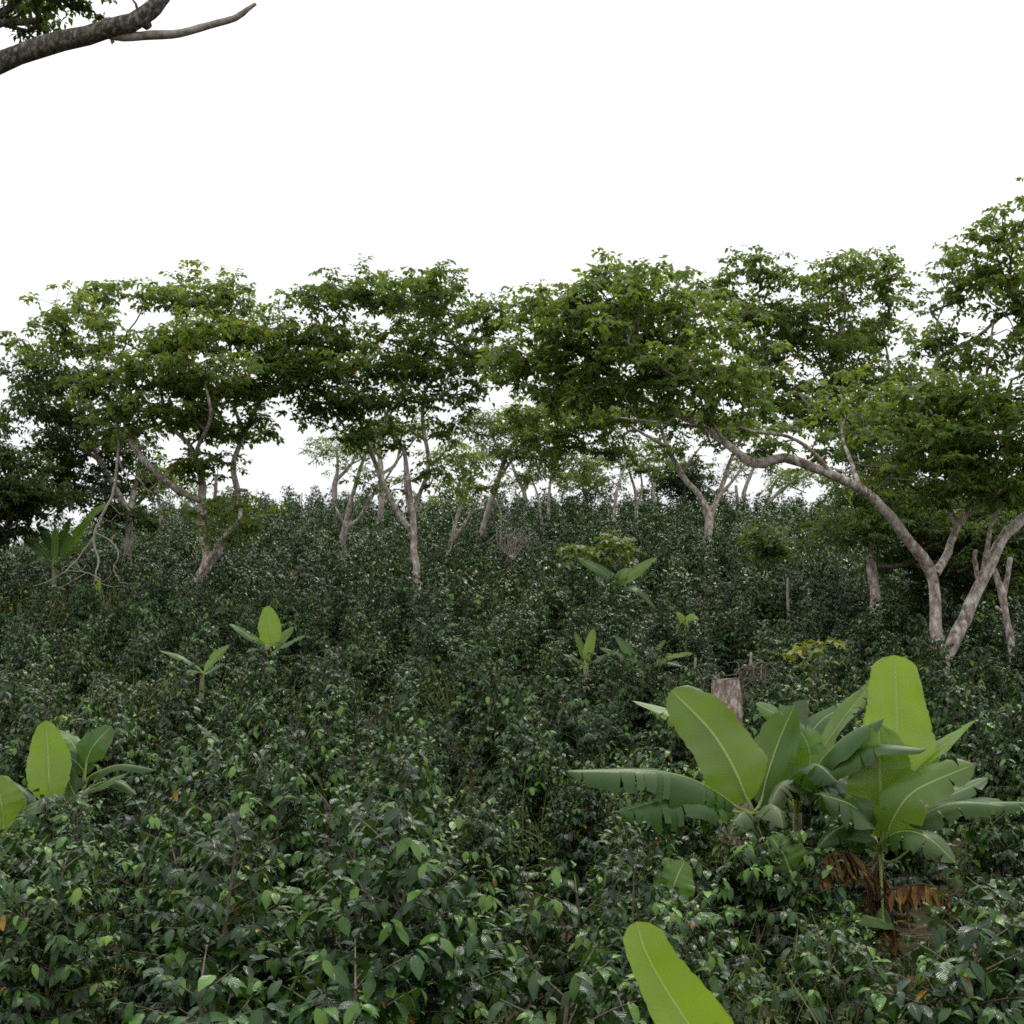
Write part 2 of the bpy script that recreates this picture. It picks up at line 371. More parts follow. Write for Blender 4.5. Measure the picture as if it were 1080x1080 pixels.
# ------------------------------------------------------------------ trees
def tree(name, label, cat, D, limbs, lobes, leaf=(.15, .075), mat='tree', bark='bark', group=None, seed=1, dens=1., tint=0., keep=.26, spray=5, flat=.42, rs=.66, sig=.36):
    """limbs: polylines of (px,py,depth offset,radius px); lobes: (px,py,rx,ry px,depth offset,depth radius m,number of clusters)"""
    global rng
    old = rng; rng = np.random.default_rng(seed)
    k = pxm(D)
    b0 = P(limbs[0][0][0], limbs[0][0][1], D + limbs[0][0][2])
    base = np.array([b0[0], b0[1], gz(b0[0], b0[1])])
    root = empty(name, base, label, cat, group)
    if keep: KEEP.append((base[0], base[1], keep))
    if keep and 15 < D < 47: EXTRA.extend([(base[0] - .1, base[1] - .55), (base[0] + .35, base[1] - 1.0)])
    tm = MB()
    nodes, nrad, npar = [], [], []
    for li, lb in enumerate(limbs):
        pts = [np.append(P(a, b, D + c), r * k * rs) for a, b, c, r in lb]
        if li == 0 or (abs(lb[0][0] - limbs[0][0][0]) < 16 and abs(lb[0][1] - limbs[0][0][1]) < 16):
            g = pts[0].copy(); g[2] = gz(g[0], g[1]) - .25; g[3] *= 1.35
            if pts[0][2] > g[2] + .3:
                m = pts[0].copy(); m[2] = g[2] + .42; m[3] *= 1.1
                pts = ([g, m] if pts[0][2] > m[2] + .3 else [g]) + pts
        s = spline(pts, .14)
        jit = rng.normal(0, .1, (len(s), 3)) * s[:, 3:4] * .7
        s[:, :3] += jit
        s[:, 3] = np.maximum(s[:, 3], .006)
        tube(tm, s[:, :3], s[:, 3], 10 if s[0, 3] > .06 else 7, rough=.06)
        prev = -1
        for q in s[::2]:
            if q[2] < base[2] + 1.3 and lobes and li < 3: continue
            nodes.append(q[:3]); nrad.append(q[3]); npar.append(-1)
    # clusters
    att, att_t = [], []
    for (px, py, rx, ry, dd, rd, n) in lobes:
        n = max(2, int(n * dens)); nsub = max(1, n // 6)
        c = P(px, py + (.30 * F / D if sig > .3 else 0), D + dd); rad = np.array([rx * k, rd * 1.15, ry * k * .9])
        q = norm(rng.normal(0, 1, (nsub, 3))) * (rng.uniform(0, 1, (nsub, 1)) ** .30)
        q[:, 2] = np.where(q[:, 2] < -.35, -q[:, 2] * .6, q[:, 2])
        sub = c + q * rad
        pick = rng.integers(0, nsub, n)
        sg = np.array([sig, sig, sig * flat])
        a = sub[pick] + rng.normal(0, 1, (n, 3)) * sg
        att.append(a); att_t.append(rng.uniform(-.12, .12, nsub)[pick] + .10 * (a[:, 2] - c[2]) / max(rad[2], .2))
    if att:
        att = np.concatenate(att); att_t = np.concatenate(att_t)
        NB = np.array(nodes); d0 = np.min(np.linalg.norm(att[:, None] - NB[None], axis=2), axis=1)
        order = np.argsort(d0)
        cap = len(nodes) + len(att) * 5 + 5
        NP = np.zeros((cap, 3)); NP[:len(nodes)] = NB; n_ = len(nodes); nskel = n_
        NR = list(nrad); NPAR = list(npar); chains = []
        for ai in order:
            a = att[ai]
            dv = a - NP[:n_]
            dist = np.linalg.norm(dv, axis=1) + np.where(dv[:, 2] < 0, -dv[:, 2] * .8, 0)
            j = int(np.argmin(dist)); L = np.linalg.norm(dv[j])
            ns = 1 + min(4, int(L / .3))
            ch = [j]
            bend = rng.normal(0, .10, 3) * L; bend[2] += .07 * L
            for s in range(1, ns + 1):
                t = s / ns
                NP[n_] = NP[j] + dv[j] * t + bend * math.sin(math.pi * t) * (1 if s < ns else 0)
                NR.append(0); NPAR.append(ch[-1]); ch.append(n_); n_ += 1
            chains.append(ch)
        cnt = np.zeros(n_)
        for ch in chains: cnt[ch[-1]] += 1
        for i in range(n_ - 1, nskel - 1, -1):
            cnt[NPAR[i]] += cnt[i]
        for ch in chains:
            r = [max(.005, .0052 * cnt[i] ** .5) for i in ch[1:]]
            r0 = min(r[0] * 1.15, NR[ch[0]] if ch[0] < nskel else 9)
            tube(tm, NP[ch], np.array([r0] + r), 5, mat=1, cap=False)
        # sprays of leaflets
        ns = spray; per = 6
        A = len(att)
        az = rng.uniform(0, 2 * math.pi, (A, ns)); el = rng.normal(.10, .38, (A, ns))
        rd = np.stack([np.cos(az) * np.cos(el), np.sin(az) * np.cos(el), np.sin(el)], -1)          # rachis direction
        rl = rng.uniform(.7, 1.25, (A, ns)) * leaf[0] * 1.9
        s = np.array([.30, .30, .62, .62, .95, .95]); side = np.array([-1, 1, -1, 1, -1, 1])
        pos = att[:, None, None] + rd[:, :, None] * (rl[:, :, None] * s[None, None])[..., None]
        pos[..., 2] -= .25 * (s ** 2)[None, None] * rl[:, :, None]
        lat = norm(np.cross(rd, np.array([0, 0, 1.])))
        dr = lat[:, :, None] * side[None, None, :, None] * .8 + rd[:, :, None] * .7
        dr = dr + rng.normal(0, .28, dr.shape); dr[..., 2] -= rng.uniform(.0, .65, dr.shape[:3])
        up = np.array([0, 0, 1.]) + rng.normal(0, .35, dr.shape)
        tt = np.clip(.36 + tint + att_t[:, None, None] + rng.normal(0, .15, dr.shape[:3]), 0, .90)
        br = rng.uniform(0, 1, dr.shape[:3]) < .02
        tt = np.where(br, rng.uniform(.94, 1, dr.shape[:3]), tt)
        n = pos.shape[0] * ns * per
        cm = MB()
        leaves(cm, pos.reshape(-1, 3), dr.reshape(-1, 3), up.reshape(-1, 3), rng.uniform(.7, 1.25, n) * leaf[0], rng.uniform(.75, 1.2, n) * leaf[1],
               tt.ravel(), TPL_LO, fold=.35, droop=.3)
        cm.build('crown', M[mat], root)
    tm.build('trunk', [M[bark], M['twig'] if bark != 'bark_dark' else M['bark_dark']], root)
    rng = old
    return root

G_SHADE = 'shade trees over the coffee slope'
G_RIDGE = 'trees along the ridge'

# broad tree at the left with several leaning stems
tree('shade_tree', 'broad multi-stemmed shade tree at left with a broken pale limb', 'tree', 31.5,
     [[(204, 622, 0, 9), (219, 592, 0, 9), (214, 565, 0, 8.5), (213, 530, 0, 8), (212, 500, .1, 7), (200, 470, .4, 5), (185, 455, .6, 4), (152, 421, .8, 3.2), (137, 396, .8, 2.6), (111, 368, .6, 2)],
      [(213, 528, 0, 7), (200, 523, -.3, 6.5), (178, 510, -.7, 6), (148, 481, -1.1, 5.5), (135, 455, -1.2, 4.8), (129, 433, -1.2, 4.2)],
      [(216, 604, .1, 6.5), (234, 577, .5, 6), (247, 552, .7, 6), (251, 521, .8, 6), (246, 492, .8, 5.5), (257, 459, .8, 4.5), (274, 425, .6, 3.5), (289, 407, .4, 3), (315, 377, 0, 2.4), (344, 355, -.4, 1.6)],
      [(257, 459, .8, 4), (244, 425, 1.2, 3.4), (218, 395, 1.6, 2.8), (196, 377, 1.8, 2)],
      [(210, 606, -.2, 5.5), (232, 572, -.4, 5), (253, 545, -.3, 4.5), (250, 530, .3, 4)],
      [(212, 502, .1, 5), (207, 477, -.6, 4), (222, 440, -1.4, 3), (215, 400, -1.8, 2)],
      [(213, 548, 0, 5), (225, 530, -.8, 4), (228, 505, -1.2, 3)],
      [(250, 517, .8, 4.5), (260, 517, .6, 3.5)]],
     [(104, 293, 30, 11, .8, .8, 26), (85, 318, 28, 8, .4, .8, 14), (200, 308, 50, 14, .5, 1.6, 60), (250, 305, 32, 16, 1.2, 1.2, 44), (270, 322, 18, 12, 1.2, .8, 18),
      (165, 300, 18, 6, .8, .8, 10), (120, 340, 70, 16, -.4, 1.8, 95), (40, 348, 36, 9, -.2, 1., 26), (195, 350, 60, 18, -.6, 1.8, 90), (255, 345, 34, 18, .4, 1.4, 60), (300, 365, 34, 22, 0, 1.4, 60),
      (150, 385, 50, 16, -1., 1.6, 75), (190, 400, 40, 16, -.4, 1.6, 55), (275, 400, 40, 20, .2, 1.5, 70), (150, 418, 45, 15, -1.0, 1.4, 60), (205, 430, 45, 16, -.3, 1.6, 55), (268, 440, 25, 16, .5, 1., 28),
      (120, 432, 26, 14, -1.2, .9, 30), (230, 480, 30, 12, 0, 1., 18), (195, 490, 22, 10, -.5, 1, 12), (225, 525, 22, 8, -.6, .6, 16), (262, 520, 24, 12, .4, .7, 14), (255, 545, 26, 10, -.5, .6, 18), (322, 385, 20, 20, -.2, .9, 24), (240, 375, 20, 12, -1.6, .8, 20)],
     seed=3, tint=.03, dens=.85, leaf=(.145, .088), rs=.56, group=G_SHADE)

tree('shade_tree', 'dark leafy tree behind the pale banana clump at left', 'tree', 36,
     [[(134, 596, 0, 7), (137, 568, 0, 6.5), (135, 545, 0, 6), (124, 520, 0, 5.5), (105, 485, 0, 5), (92, 450, .2, 4), (80, 415, .4, 2.6)],
      [(135, 545, 0, 5), (142, 515, .4, 4), (150, 480, .8, 3)], [(105, 485, 0, 4), (70, 460, -.4, 3), (40, 420, -.6, 2)],
      [(124, 520, 0, 4), (95, 515, .6, 3), (60, 505, 1, 2.4)]],
     [(60, 388, 46, 12, 0, 1.6, 70), (25, 392, 30, 12, -.4, 1.2, 34), (100, 400, 40, 16, .6, 1.6, 60), (75, 430, 45, 18, 0, 1.8, 80), (110, 452, 45, 20, .4, 1.8, 80), (60, 468, 34, 14, 0, 1.4, 44),
      (95, 490, 45, 16, .2, 1.8, 70), (140, 500, 30, 16, .6, 1.2, 36), (65, 515, 34, 14, .6, 1.4, 50), (115, 525, 36, 14, 0, 1.2, 46), (150, 470, 25, 14, .6, 1., 26), (145, 535, 20, 8, -.4, .7, 14)],
     mat='dark', seed=5, tint=.16, dens=.85, leaf=(.16, .08), group=G_SHADE)

tree('shade_tree', 'very dark dense tree cut off by the left edge', 'tree', 33,
     [[(-28, 640, 0, 9), (-24, 580, 0, 8), (-18, 520, 0, 7), (-10, 470, 0, 5), (0, 430, 0, 3)], [(-18, 530, 0, 5), (5, 515, -.3, 3.5), (25, 500, -.3, 2)], [(-22, 570, 0, 5), (0, 560, -.4, 3), (20, 550, -.4, 2)],
      [(-18, 520, 0, 5), (-50, 470, .5, 3), (-70, 430, .5, 2)]],
     [(14, 482, 34, 14, 0, 1.2, 70), (28, 512, 30, 20, -.2, 1.2, 80), (0, 520, 40, 28, -.2, 1.5, 110), (2, 552, 22, 14, -.2, 1., 40), (-30, 540, 40, 30, 0, 1.5, 70), (-14, 440, 20, 20, 0, 1.0, 30), (-60, 480, 50, 30, .3, 1.6, 80)],
     mat='dark', seed=6, tint=-.08, leaf=(.14, .07), group=G_SHADE)

tree('shade_tree', 'domed shade tree with a slender forked trunk in the centre', 'tree', 32,
     [[(440, 612, 0, 6.5), (437, 585, 0, 6), (436, 558, 0, 5.8), (434, 540, 0, 6.5), (430, 514, -.1, 6.5), (426, 477, -.2, 3), (411, 455, -.5, 2.6), (402, 414, -.8, 2)],
      [(436, 562, 0, 5), (426, 551, .2, 4.8), (404, 510, .6, 4.6), (389, 470, .9, 4.2), (378, 440, 1, 3.4), (366, 400, 1, 2.4), (352, 370, .8, 1.6)],
      [(435, 545, 0, 4), (440, 528, .1, 4), (452, 492, .2, 4), (446, 447, .3, 3.6), (448, 414, .2, 3.2), (459, 399, .1, 2.8), (481, 384, -.2, 2), (500, 350, -.6, 1.4)],
      [(456, 402, .1, 2.4), (451, 377, .5, 2.2), (458, 345, 1, 1.6), (440, 310, 1.2, 1.2)],
      [(389, 470, .9, 2.6), (410, 440, 1.6, 2.2), (430, 400, 2, 1.6)],
      [(452, 492, .2, 2.6), (470, 475, -.5, 2), (480, 450, -.8, 1.4)],
      [(404, 510, .6, 2.4), (420, 485, 1.2, 2), (440, 460, 1.6, 1.4)]],
     [(425, 286, 60, 10, .4, 1.6, 60), (370, 302, 50, 12, 0, 1.6, 55), (480, 300, 45, 14, .3, 1.4, 55), (515, 328, 28, 18, 0, 1.2, 45), (430, 318, 70, 14, .8, 1.8, 80), (350, 338, 45, 14, -.4, 1.4, 55),
      (325, 358, 32, 20, -.2, 1.2, 50), (400, 350, 60, 16, -.6, 1.8, 80), (475, 352, 55, 18, .4, 1.6, 70), (525, 362, 24, 16, 0, 1., 34), (360, 385, 50, 18, -.6, 1.6, 75), (430, 385, 50, 16, .6, 1.8, 60), (490, 395, 36, 16, .2, 1.2, 40),
      (385, 418, 40, 14, -.2, 1.4, 52), (350, 415, 24, 12, 0, 1., 24), (440, 420, 36, 12, .6, 1.2, 30), (415, 448, 26, 12, -.4, 1., 30), (385, 450, 16, 8, .4, .7, 12), (464, 485, 16, 10, -.3, .6, 16), (470, 440, 26, 10, .6, 1., 16), (425, 497, 8, 4, 0, .3, 5)],
     seed=8, tint=.10, dens=.75, leaf=(.145, .088), rs=.6, group=G_SHADE)

# the great leaning tree at the right
tree('shade_tree', 'large leaning shade tree at right whose long limb sweeps far left', 'tree', 21.5,
     [[(990, 704, 0, 12), (987, 655, 0, 10), (985, 620, 0, 9.5), (982, 604, 0, 10.5), (960, 572, -.3, 9), (935, 540, -.6, 8.5), (908, 516, -.8, 8), (880, 502, -1, 7.6), (855, 492, -1.1, 7.5), (826, 483, -1.2, 7.8), (803, 489, -1.3, 8), (786, 484, -1.3, 7), (765, 467, -1.2, 6), (740, 450, -1, 5.2), (700, 431, -.6, 4.2), (662, 412, -.2, 3.2), (642, 385, 0, 2.4), (632, 350, .2, 1.6)],
      [(986, 606, 0, 8), (1000, 582, .3, 7), (1011, 552, .5, 6), (1030, 536, .3, 4.6), (1055, 525, 0, 4), (1082, 513, -.3, 3.6), (1120, 490, -.6, 3), (1150, 450, -.8, 2)],
      [(1010, 554, .5, 6), (1000, 535, .6, 5), (988, 515, .7, 4.6), (982, 460, .9, 4), (984, 412, 1, 3.8), (987, 383, 1.1, 3.6), (1003, 369, 1, 3.4), (1030, 356, .9, 3.2), (1048, 340, .8, 3), (1066, 324, .6, 2.6), (1085, 290, .5, 1.8)],
      [(994, 704, .1, 13), (1008, 672, .2, 12), (1022, 642, .3, 11), (1040, 604, .4, 10), (1058, 568, .5, 9.5), (1084, 542, .6, 9), (1120, 500, .7, 8), (1150, 440, .8, 6.5), (1155, 380, .8, 5), (1130, 320, .6, 3.5), (1100, 270, .4, 2.2)],
      [(1036, 606, .4, 4.5), (1042, 575, .2, 4), (1047, 548, 0, 3.6), (1060, 530, -.1, 3), (1070, 515, -.2, 2)], [(1032, 612, .4, 4.5), (1028, 590, .2, 4), (1029, 580, .2, 3.8)],
      [(765, 467, -1.2, 4), (748, 440, -1.6, 3), (740, 405, -1.9, 2.2), (720, 370, -2, 1.5)],
      [(700, 431, -.6, 3), (680, 395, -.9, 2.4), (668, 350, -1, 1.8), (655, 310, -1, 1.2)],
      [(740, 450, -1, 3), (690, 445, -1.6, 2), (650, 440, -2, 1.4)],
      [(880, 502, -1, 4), (850, 470, -1.4, 3.2), (822, 458, -1.5, 3), (795, 455, -1.6, 2.4), (780, 450, -1.6, 1.6)],
      [(908, 516, -.8, 4), (898, 488, -.4, 3.6), (888, 455, 0, 2.6), (900, 420, .3, 1.8)],
      [(987, 383, 1.1, 3), (992, 362, 1.2, 2.4), (994, 345, 1.2, 1.6)],
      [(1000, 535, .6, 3), (1020, 490, .2, 2.4), (1040, 440, -.2, 1.8)],
      [(1048, 340, .8, 2), (1042, 375, .4, 1.6), (1040, 400, .2, 1.2)]],
     [(650, 296, 60, 13, -.2, 1.4, 80), (606, 318, 42, 16, -.2, 1.3, 70), (695, 315, 45, 16, -.6, 1.3, 60), (725, 340, 38, 18, -1., 1.2, 55), (640, 335, 60, 16, -.6, 1.6, 90), (590, 360, 44, 18, -.4, 1.4, 75),
      (660, 370, 60, 16, -.8, 1.5, 70), (575, 392, 40, 14, 0, 1.2, 34), (715, 378, 44, 14, -1.4, 1.2, 46), (630, 402, 44, 12, -.4, 1.2, 34), (758, 380, 26, 20, -1.5, 1., 30), (765, 408, 34, 10, -1.6, .9, 22), (805, 432, 30, 9, -1.6, .8, 16),
      (838, 446, 16, 6, -1.6, .5, 8), (735, 392, 30, 12, -1.8, 1, 22), (548, 372, 24, 16, 0, 1, 30), (740, 310, 26, 14, -.8, 1, 26),
      (985, 408, 46, 14, .4, 1.4, 70), (1045, 412, 44, 16, 0, 1.4, 80), (945, 408, 36, 12, .2, 1.2, 40), (1010, 440, 54, 18, -.2, 1.5, 95), (1060, 455, 32, 22, -.4, 1.2, 70), (975, 470, 44, 16, .2, 1.2, 60), (1030, 490, 40, 16, -.2, 1.2, 60),
      (1000, 495, 30, 10, .2, .8, 28), (1075, 500, 20, 20, -.4, 1, 34), (895, 400, 26, 10, .3, 1, 16),
      (1060, 228, 26, 10, .4, 1, 26), (1025, 258, 36, 9, .6, .9, 28), (1055, 275, 36, 13, .4, 1.1, 44), (990, 270, 18, 6, .8, .6, 10), (1070, 312, 26, 14, .4, 1., 28), (985, 345, 22, 14, 1.1, .7, 34), (1060, 360, 28, 14, .4, 1, 36), (1015, 375, 30, 12, .6, 1., 26),
      (1080, 250, 20, 14, .3, 1., 20), (1120, 300, 44, 24, .4, 1.3, 50), (1140, 380, 50, 30, .4, 1.5, 70), (1130, 460, 44, 24, -.2, 1.3, 40), (1085, 205, 22, 10, .5, .8, 14)],
     seed=12, tint=.04, dens=.78, leaf=(.118, .074), rs=.62, group=G_SHADE, keep=.6)

tree('shade_tree', 'tall rounded tree behind the long sweeping limb at right', 'tree', 33,
     [[(926, 640, 0, 6.5), (921, 606, 0, 6), (919, 560, 0, 6), (906, 505, 0, 5.6), (895, 470, .2, 5), (880, 430, .4, 4), (868, 390, .4, 3), (860, 350, .4, 2)],
      [(906, 505, 0, 4), (925, 455, .6, 3.4), (938, 400, .8, 2.6), (930, 340, .8, 1.6)], [(880, 430, .4, 3), (845, 420, -.4, 2.4), (812, 385, -.6, 1.8), (790, 320, -.6, 1.2)],
      [(895, 470, .2, 3.5), (858, 434, -1, 2.6), (838, 408, -1.2, 2)], [(868, 390, .4, 2.4), (890, 340, 0, 1.8), (890, 290, 0, 1.2)]],
     [(892, 270, 34, 8, .2, 1.2, 36), (860, 292, 50, 12, 0, 1.5, 56), (800, 285, 28, 13, -.4, 1.1, 34), (790, 264, 14, 6, -.4, .6, 9), (765, 296, 26, 10, -.4, 1, 24), (740, 290, 20, 9, -.4, .8, 14), (920, 300, 40, 13, .4, 1.3, 46),
      (830, 322, 56, 16, -.4, 1.6, 75), (900, 330, 50, 16, .3, 1.5, 70), (785, 335, 34, 14, -.6, 1.2, 44), (850, 358, 60, 16, -.4, 1.6, 80), (925, 355, 36, 14, .6, 1.2, 44), (800, 372, 40, 14, -.6, 1.2, 46), (870, 390, 56, 16, 0, 1.5, 66), (825, 402, 44, 12, -.6, 1.2, 46),
      (930, 390, 34, 16, .6, 1.2, 40), (860, 425, 50, 14, -.2, 1.3, 52), (905, 440, 36, 14, .4, 1.2, 40), (805, 425, 30, 10, -.6, 1., 22), (955, 285, 18, 9, .6, .7, 12), (880, 460, 34, 10, 0, 1, 26)],
     seed=15, tint=.08, dens=.78, leaf=(.145, .088), group=G_SHADE)

tree('dense_tree', 'bright green fine-leaved tree hanging low under the right-hand shade tree', 'tree', 27.5,
     [[(923, 644, 0, 8.5), (922, 618, 0, 8), (919, 598, 0, 8.5), (920, 575, 0, 7), (926, 540, 0, 4), (930, 480, 0, 2.6), (925, 440, 0, 1.6)], [(921, 572, 0, 4), (905, 555, -.3, 2.6), (890, 540, -.4, 1.6)], [(925, 550, 0, 3), (955, 515, .2, 2), (985, 480, .3, 1.2)]],
     [(925, 428, 26, 14, 0, .9, 60), (935, 452, 32, 16, 0, 1., 80), (930, 485, 34, 16, 0, 1.1, 90), (905, 512, 30, 14, 0, 1.1, 70), (955, 520, 40, 18, .2, 1.2, 90), (890, 545, 44, 14, -.3, 1.1, 80), (945, 535, 40, 12, .2, 1.2, 70), (985, 550, 40, 20, .4, 1.2, 70), 
      (1000, 580, 40, 16, .6, 1.2, 60), (1040, 560, 40, 26, .8, 1.2, 60), (1060, 610, 30, 16, .8, 1, 34)],
     mat='green', seed=16, tint=.06, leaf=(.10, .048), bark='bark', group=G_SHADE)

tree('dense_tree', 'dark dense low tree behind the forked trunks at the right edge', 'tree', 29,
     [[(1050, 660, 0, 4), (1048, 600, 0, 3.6), (1040, 540, 0, 3), (1030, 490, 0, 2)], [(1047, 590, 0, 3), (1080, 550, .3, 2), (1100, 520, .4, 1.4)], [(1044, 565, 0, 3), (1010, 545, -.3, 2), (985, 540, -.4, 1.4)]],
     [(1020, 500, 40, 18, 0, 1.1, 60), (1060, 520, 40, 20, .2, 1.1, 70), (1000, 545, 40, 18, -.2, 1.1, 70), (1050, 560, 40, 20, 0, 1.2, 70), (1085, 580, 40, 24, .3, 1.2, 60), (1010, 590, 34, 14, -.2, 1, 46), (960, 575, 30, 14, -.4, .9, 40), (1060, 610, 34, 12, 0, 1, 40), (985, 612, 26, 9, -.2, .8, 26)],
     mat='dark', seed=18, tint=-.1, leaf=(.13, .065), bark='bark_grey', group=G_SHADE)

tree('pruned_tree', 'pale lopped tree with a forked stub at the right edge', 'tree', 22.5,
     [[(1068, 692, 0, 6), (1061, 650, 0, 5.6), (1056, 622, 0, 6), (1052, 612, 0, 5.5), (1049, 601, 0, 4.5)], [(1058, 630, 0, 5), (1063, 605, .1, 4.4), (1066, 588, .1, 4)], [(1056, 645, -.05, 4), (1051, 640, -.15, 3)]],
     [], seed=17, bark='bark', group=G_SHADE)

tree('shade_tree', 'pale forked tree under the long limb with yellowish foliage', 'tree', 41,
     [[(746, 573, 0, 7), (748, 548, 0, 7), (738, 523, 0, 5), (722, 505, 0, 4.6), (706, 475, .2, 4), (698, 455, .3, 3), (688, 425, .4, 2)], [(747, 550, 0, 5), (756, 528, .1, 4.6), (766, 500, .2, 3.6), (772, 482, .2, 2.6), (790, 450, .4, 1.6)],
      [(704, 472, .2, 3), (690, 464, -.3, 3), (676, 456, -.5, 2.4), (667, 450, -.6, 2), (640, 430, -.8, 1.4)], [(720, 500, 0, 2.6), (728, 486, -.4, 2), (740, 470, -.6, 1.4)], [(708, 480, .2, 2), (718, 472, -.4, 1.6)], [(757, 526, .1, 3), (778, 500, .4, 2.2), (800, 470, .6, 1.4)]],
     [(600, 412, 44, 14, 0, 1.4, 40), (568, 430, 36, 16, 0, 1.2, 36), (640, 438, 50, 14, -.4, 1.6, 44), (600, 455, 46, 14, -.2, 1.4, 40), (690, 425, 40, 12, .2, 1.3, 30), (740, 440, 44, 14, 0, 1.4, 34), (660, 468, 30, 8, -.6, 1, 14), (790, 440, 40, 12, .4, 1.2, 26), (720, 462, 26, 7, -.4, .8, 8)],
     seed=19, tint=.15, dens=1.7, leaf=(.16, .08), group=G_SHADE)

tree('shade_tree', 'thin yellow-green tree with a dark trunk leaning right of the domed tree', 'tree', 44,
     [[(503, 588, 0, 5), (508, 562, 0, 5), (516, 535, 0, 4.8), (526, 505, 0, 4.4), (533, 483, 0, 3.4), (545, 460, .2, 2.2)], [(526, 505, 0, 2.6), (545, 480, -.4, 2), (575, 462, -.6, 1.4)], [(531, 490, 0, 2.4), (520, 460, .4, 1.8), (515, 435, .5, 1.2)]],
     [(560, 455, 40, 13, -.2, 1.3, 36), (530, 470, 34, 10, 0, 1.2, 22), (590, 475, 38, 10, -.4, 1.2, 26), (525, 435, 30, 14, .3, 1.2, 30), (560, 490, 30, 7, -.4, .9, 12), (500, 450, 22, 12, .4, .9, 18)],
     seed=21, mat='pale', tint=-.05, dens=1.9, leaf=(.14, .055), bark='bark_grey', group=G_SHADE)

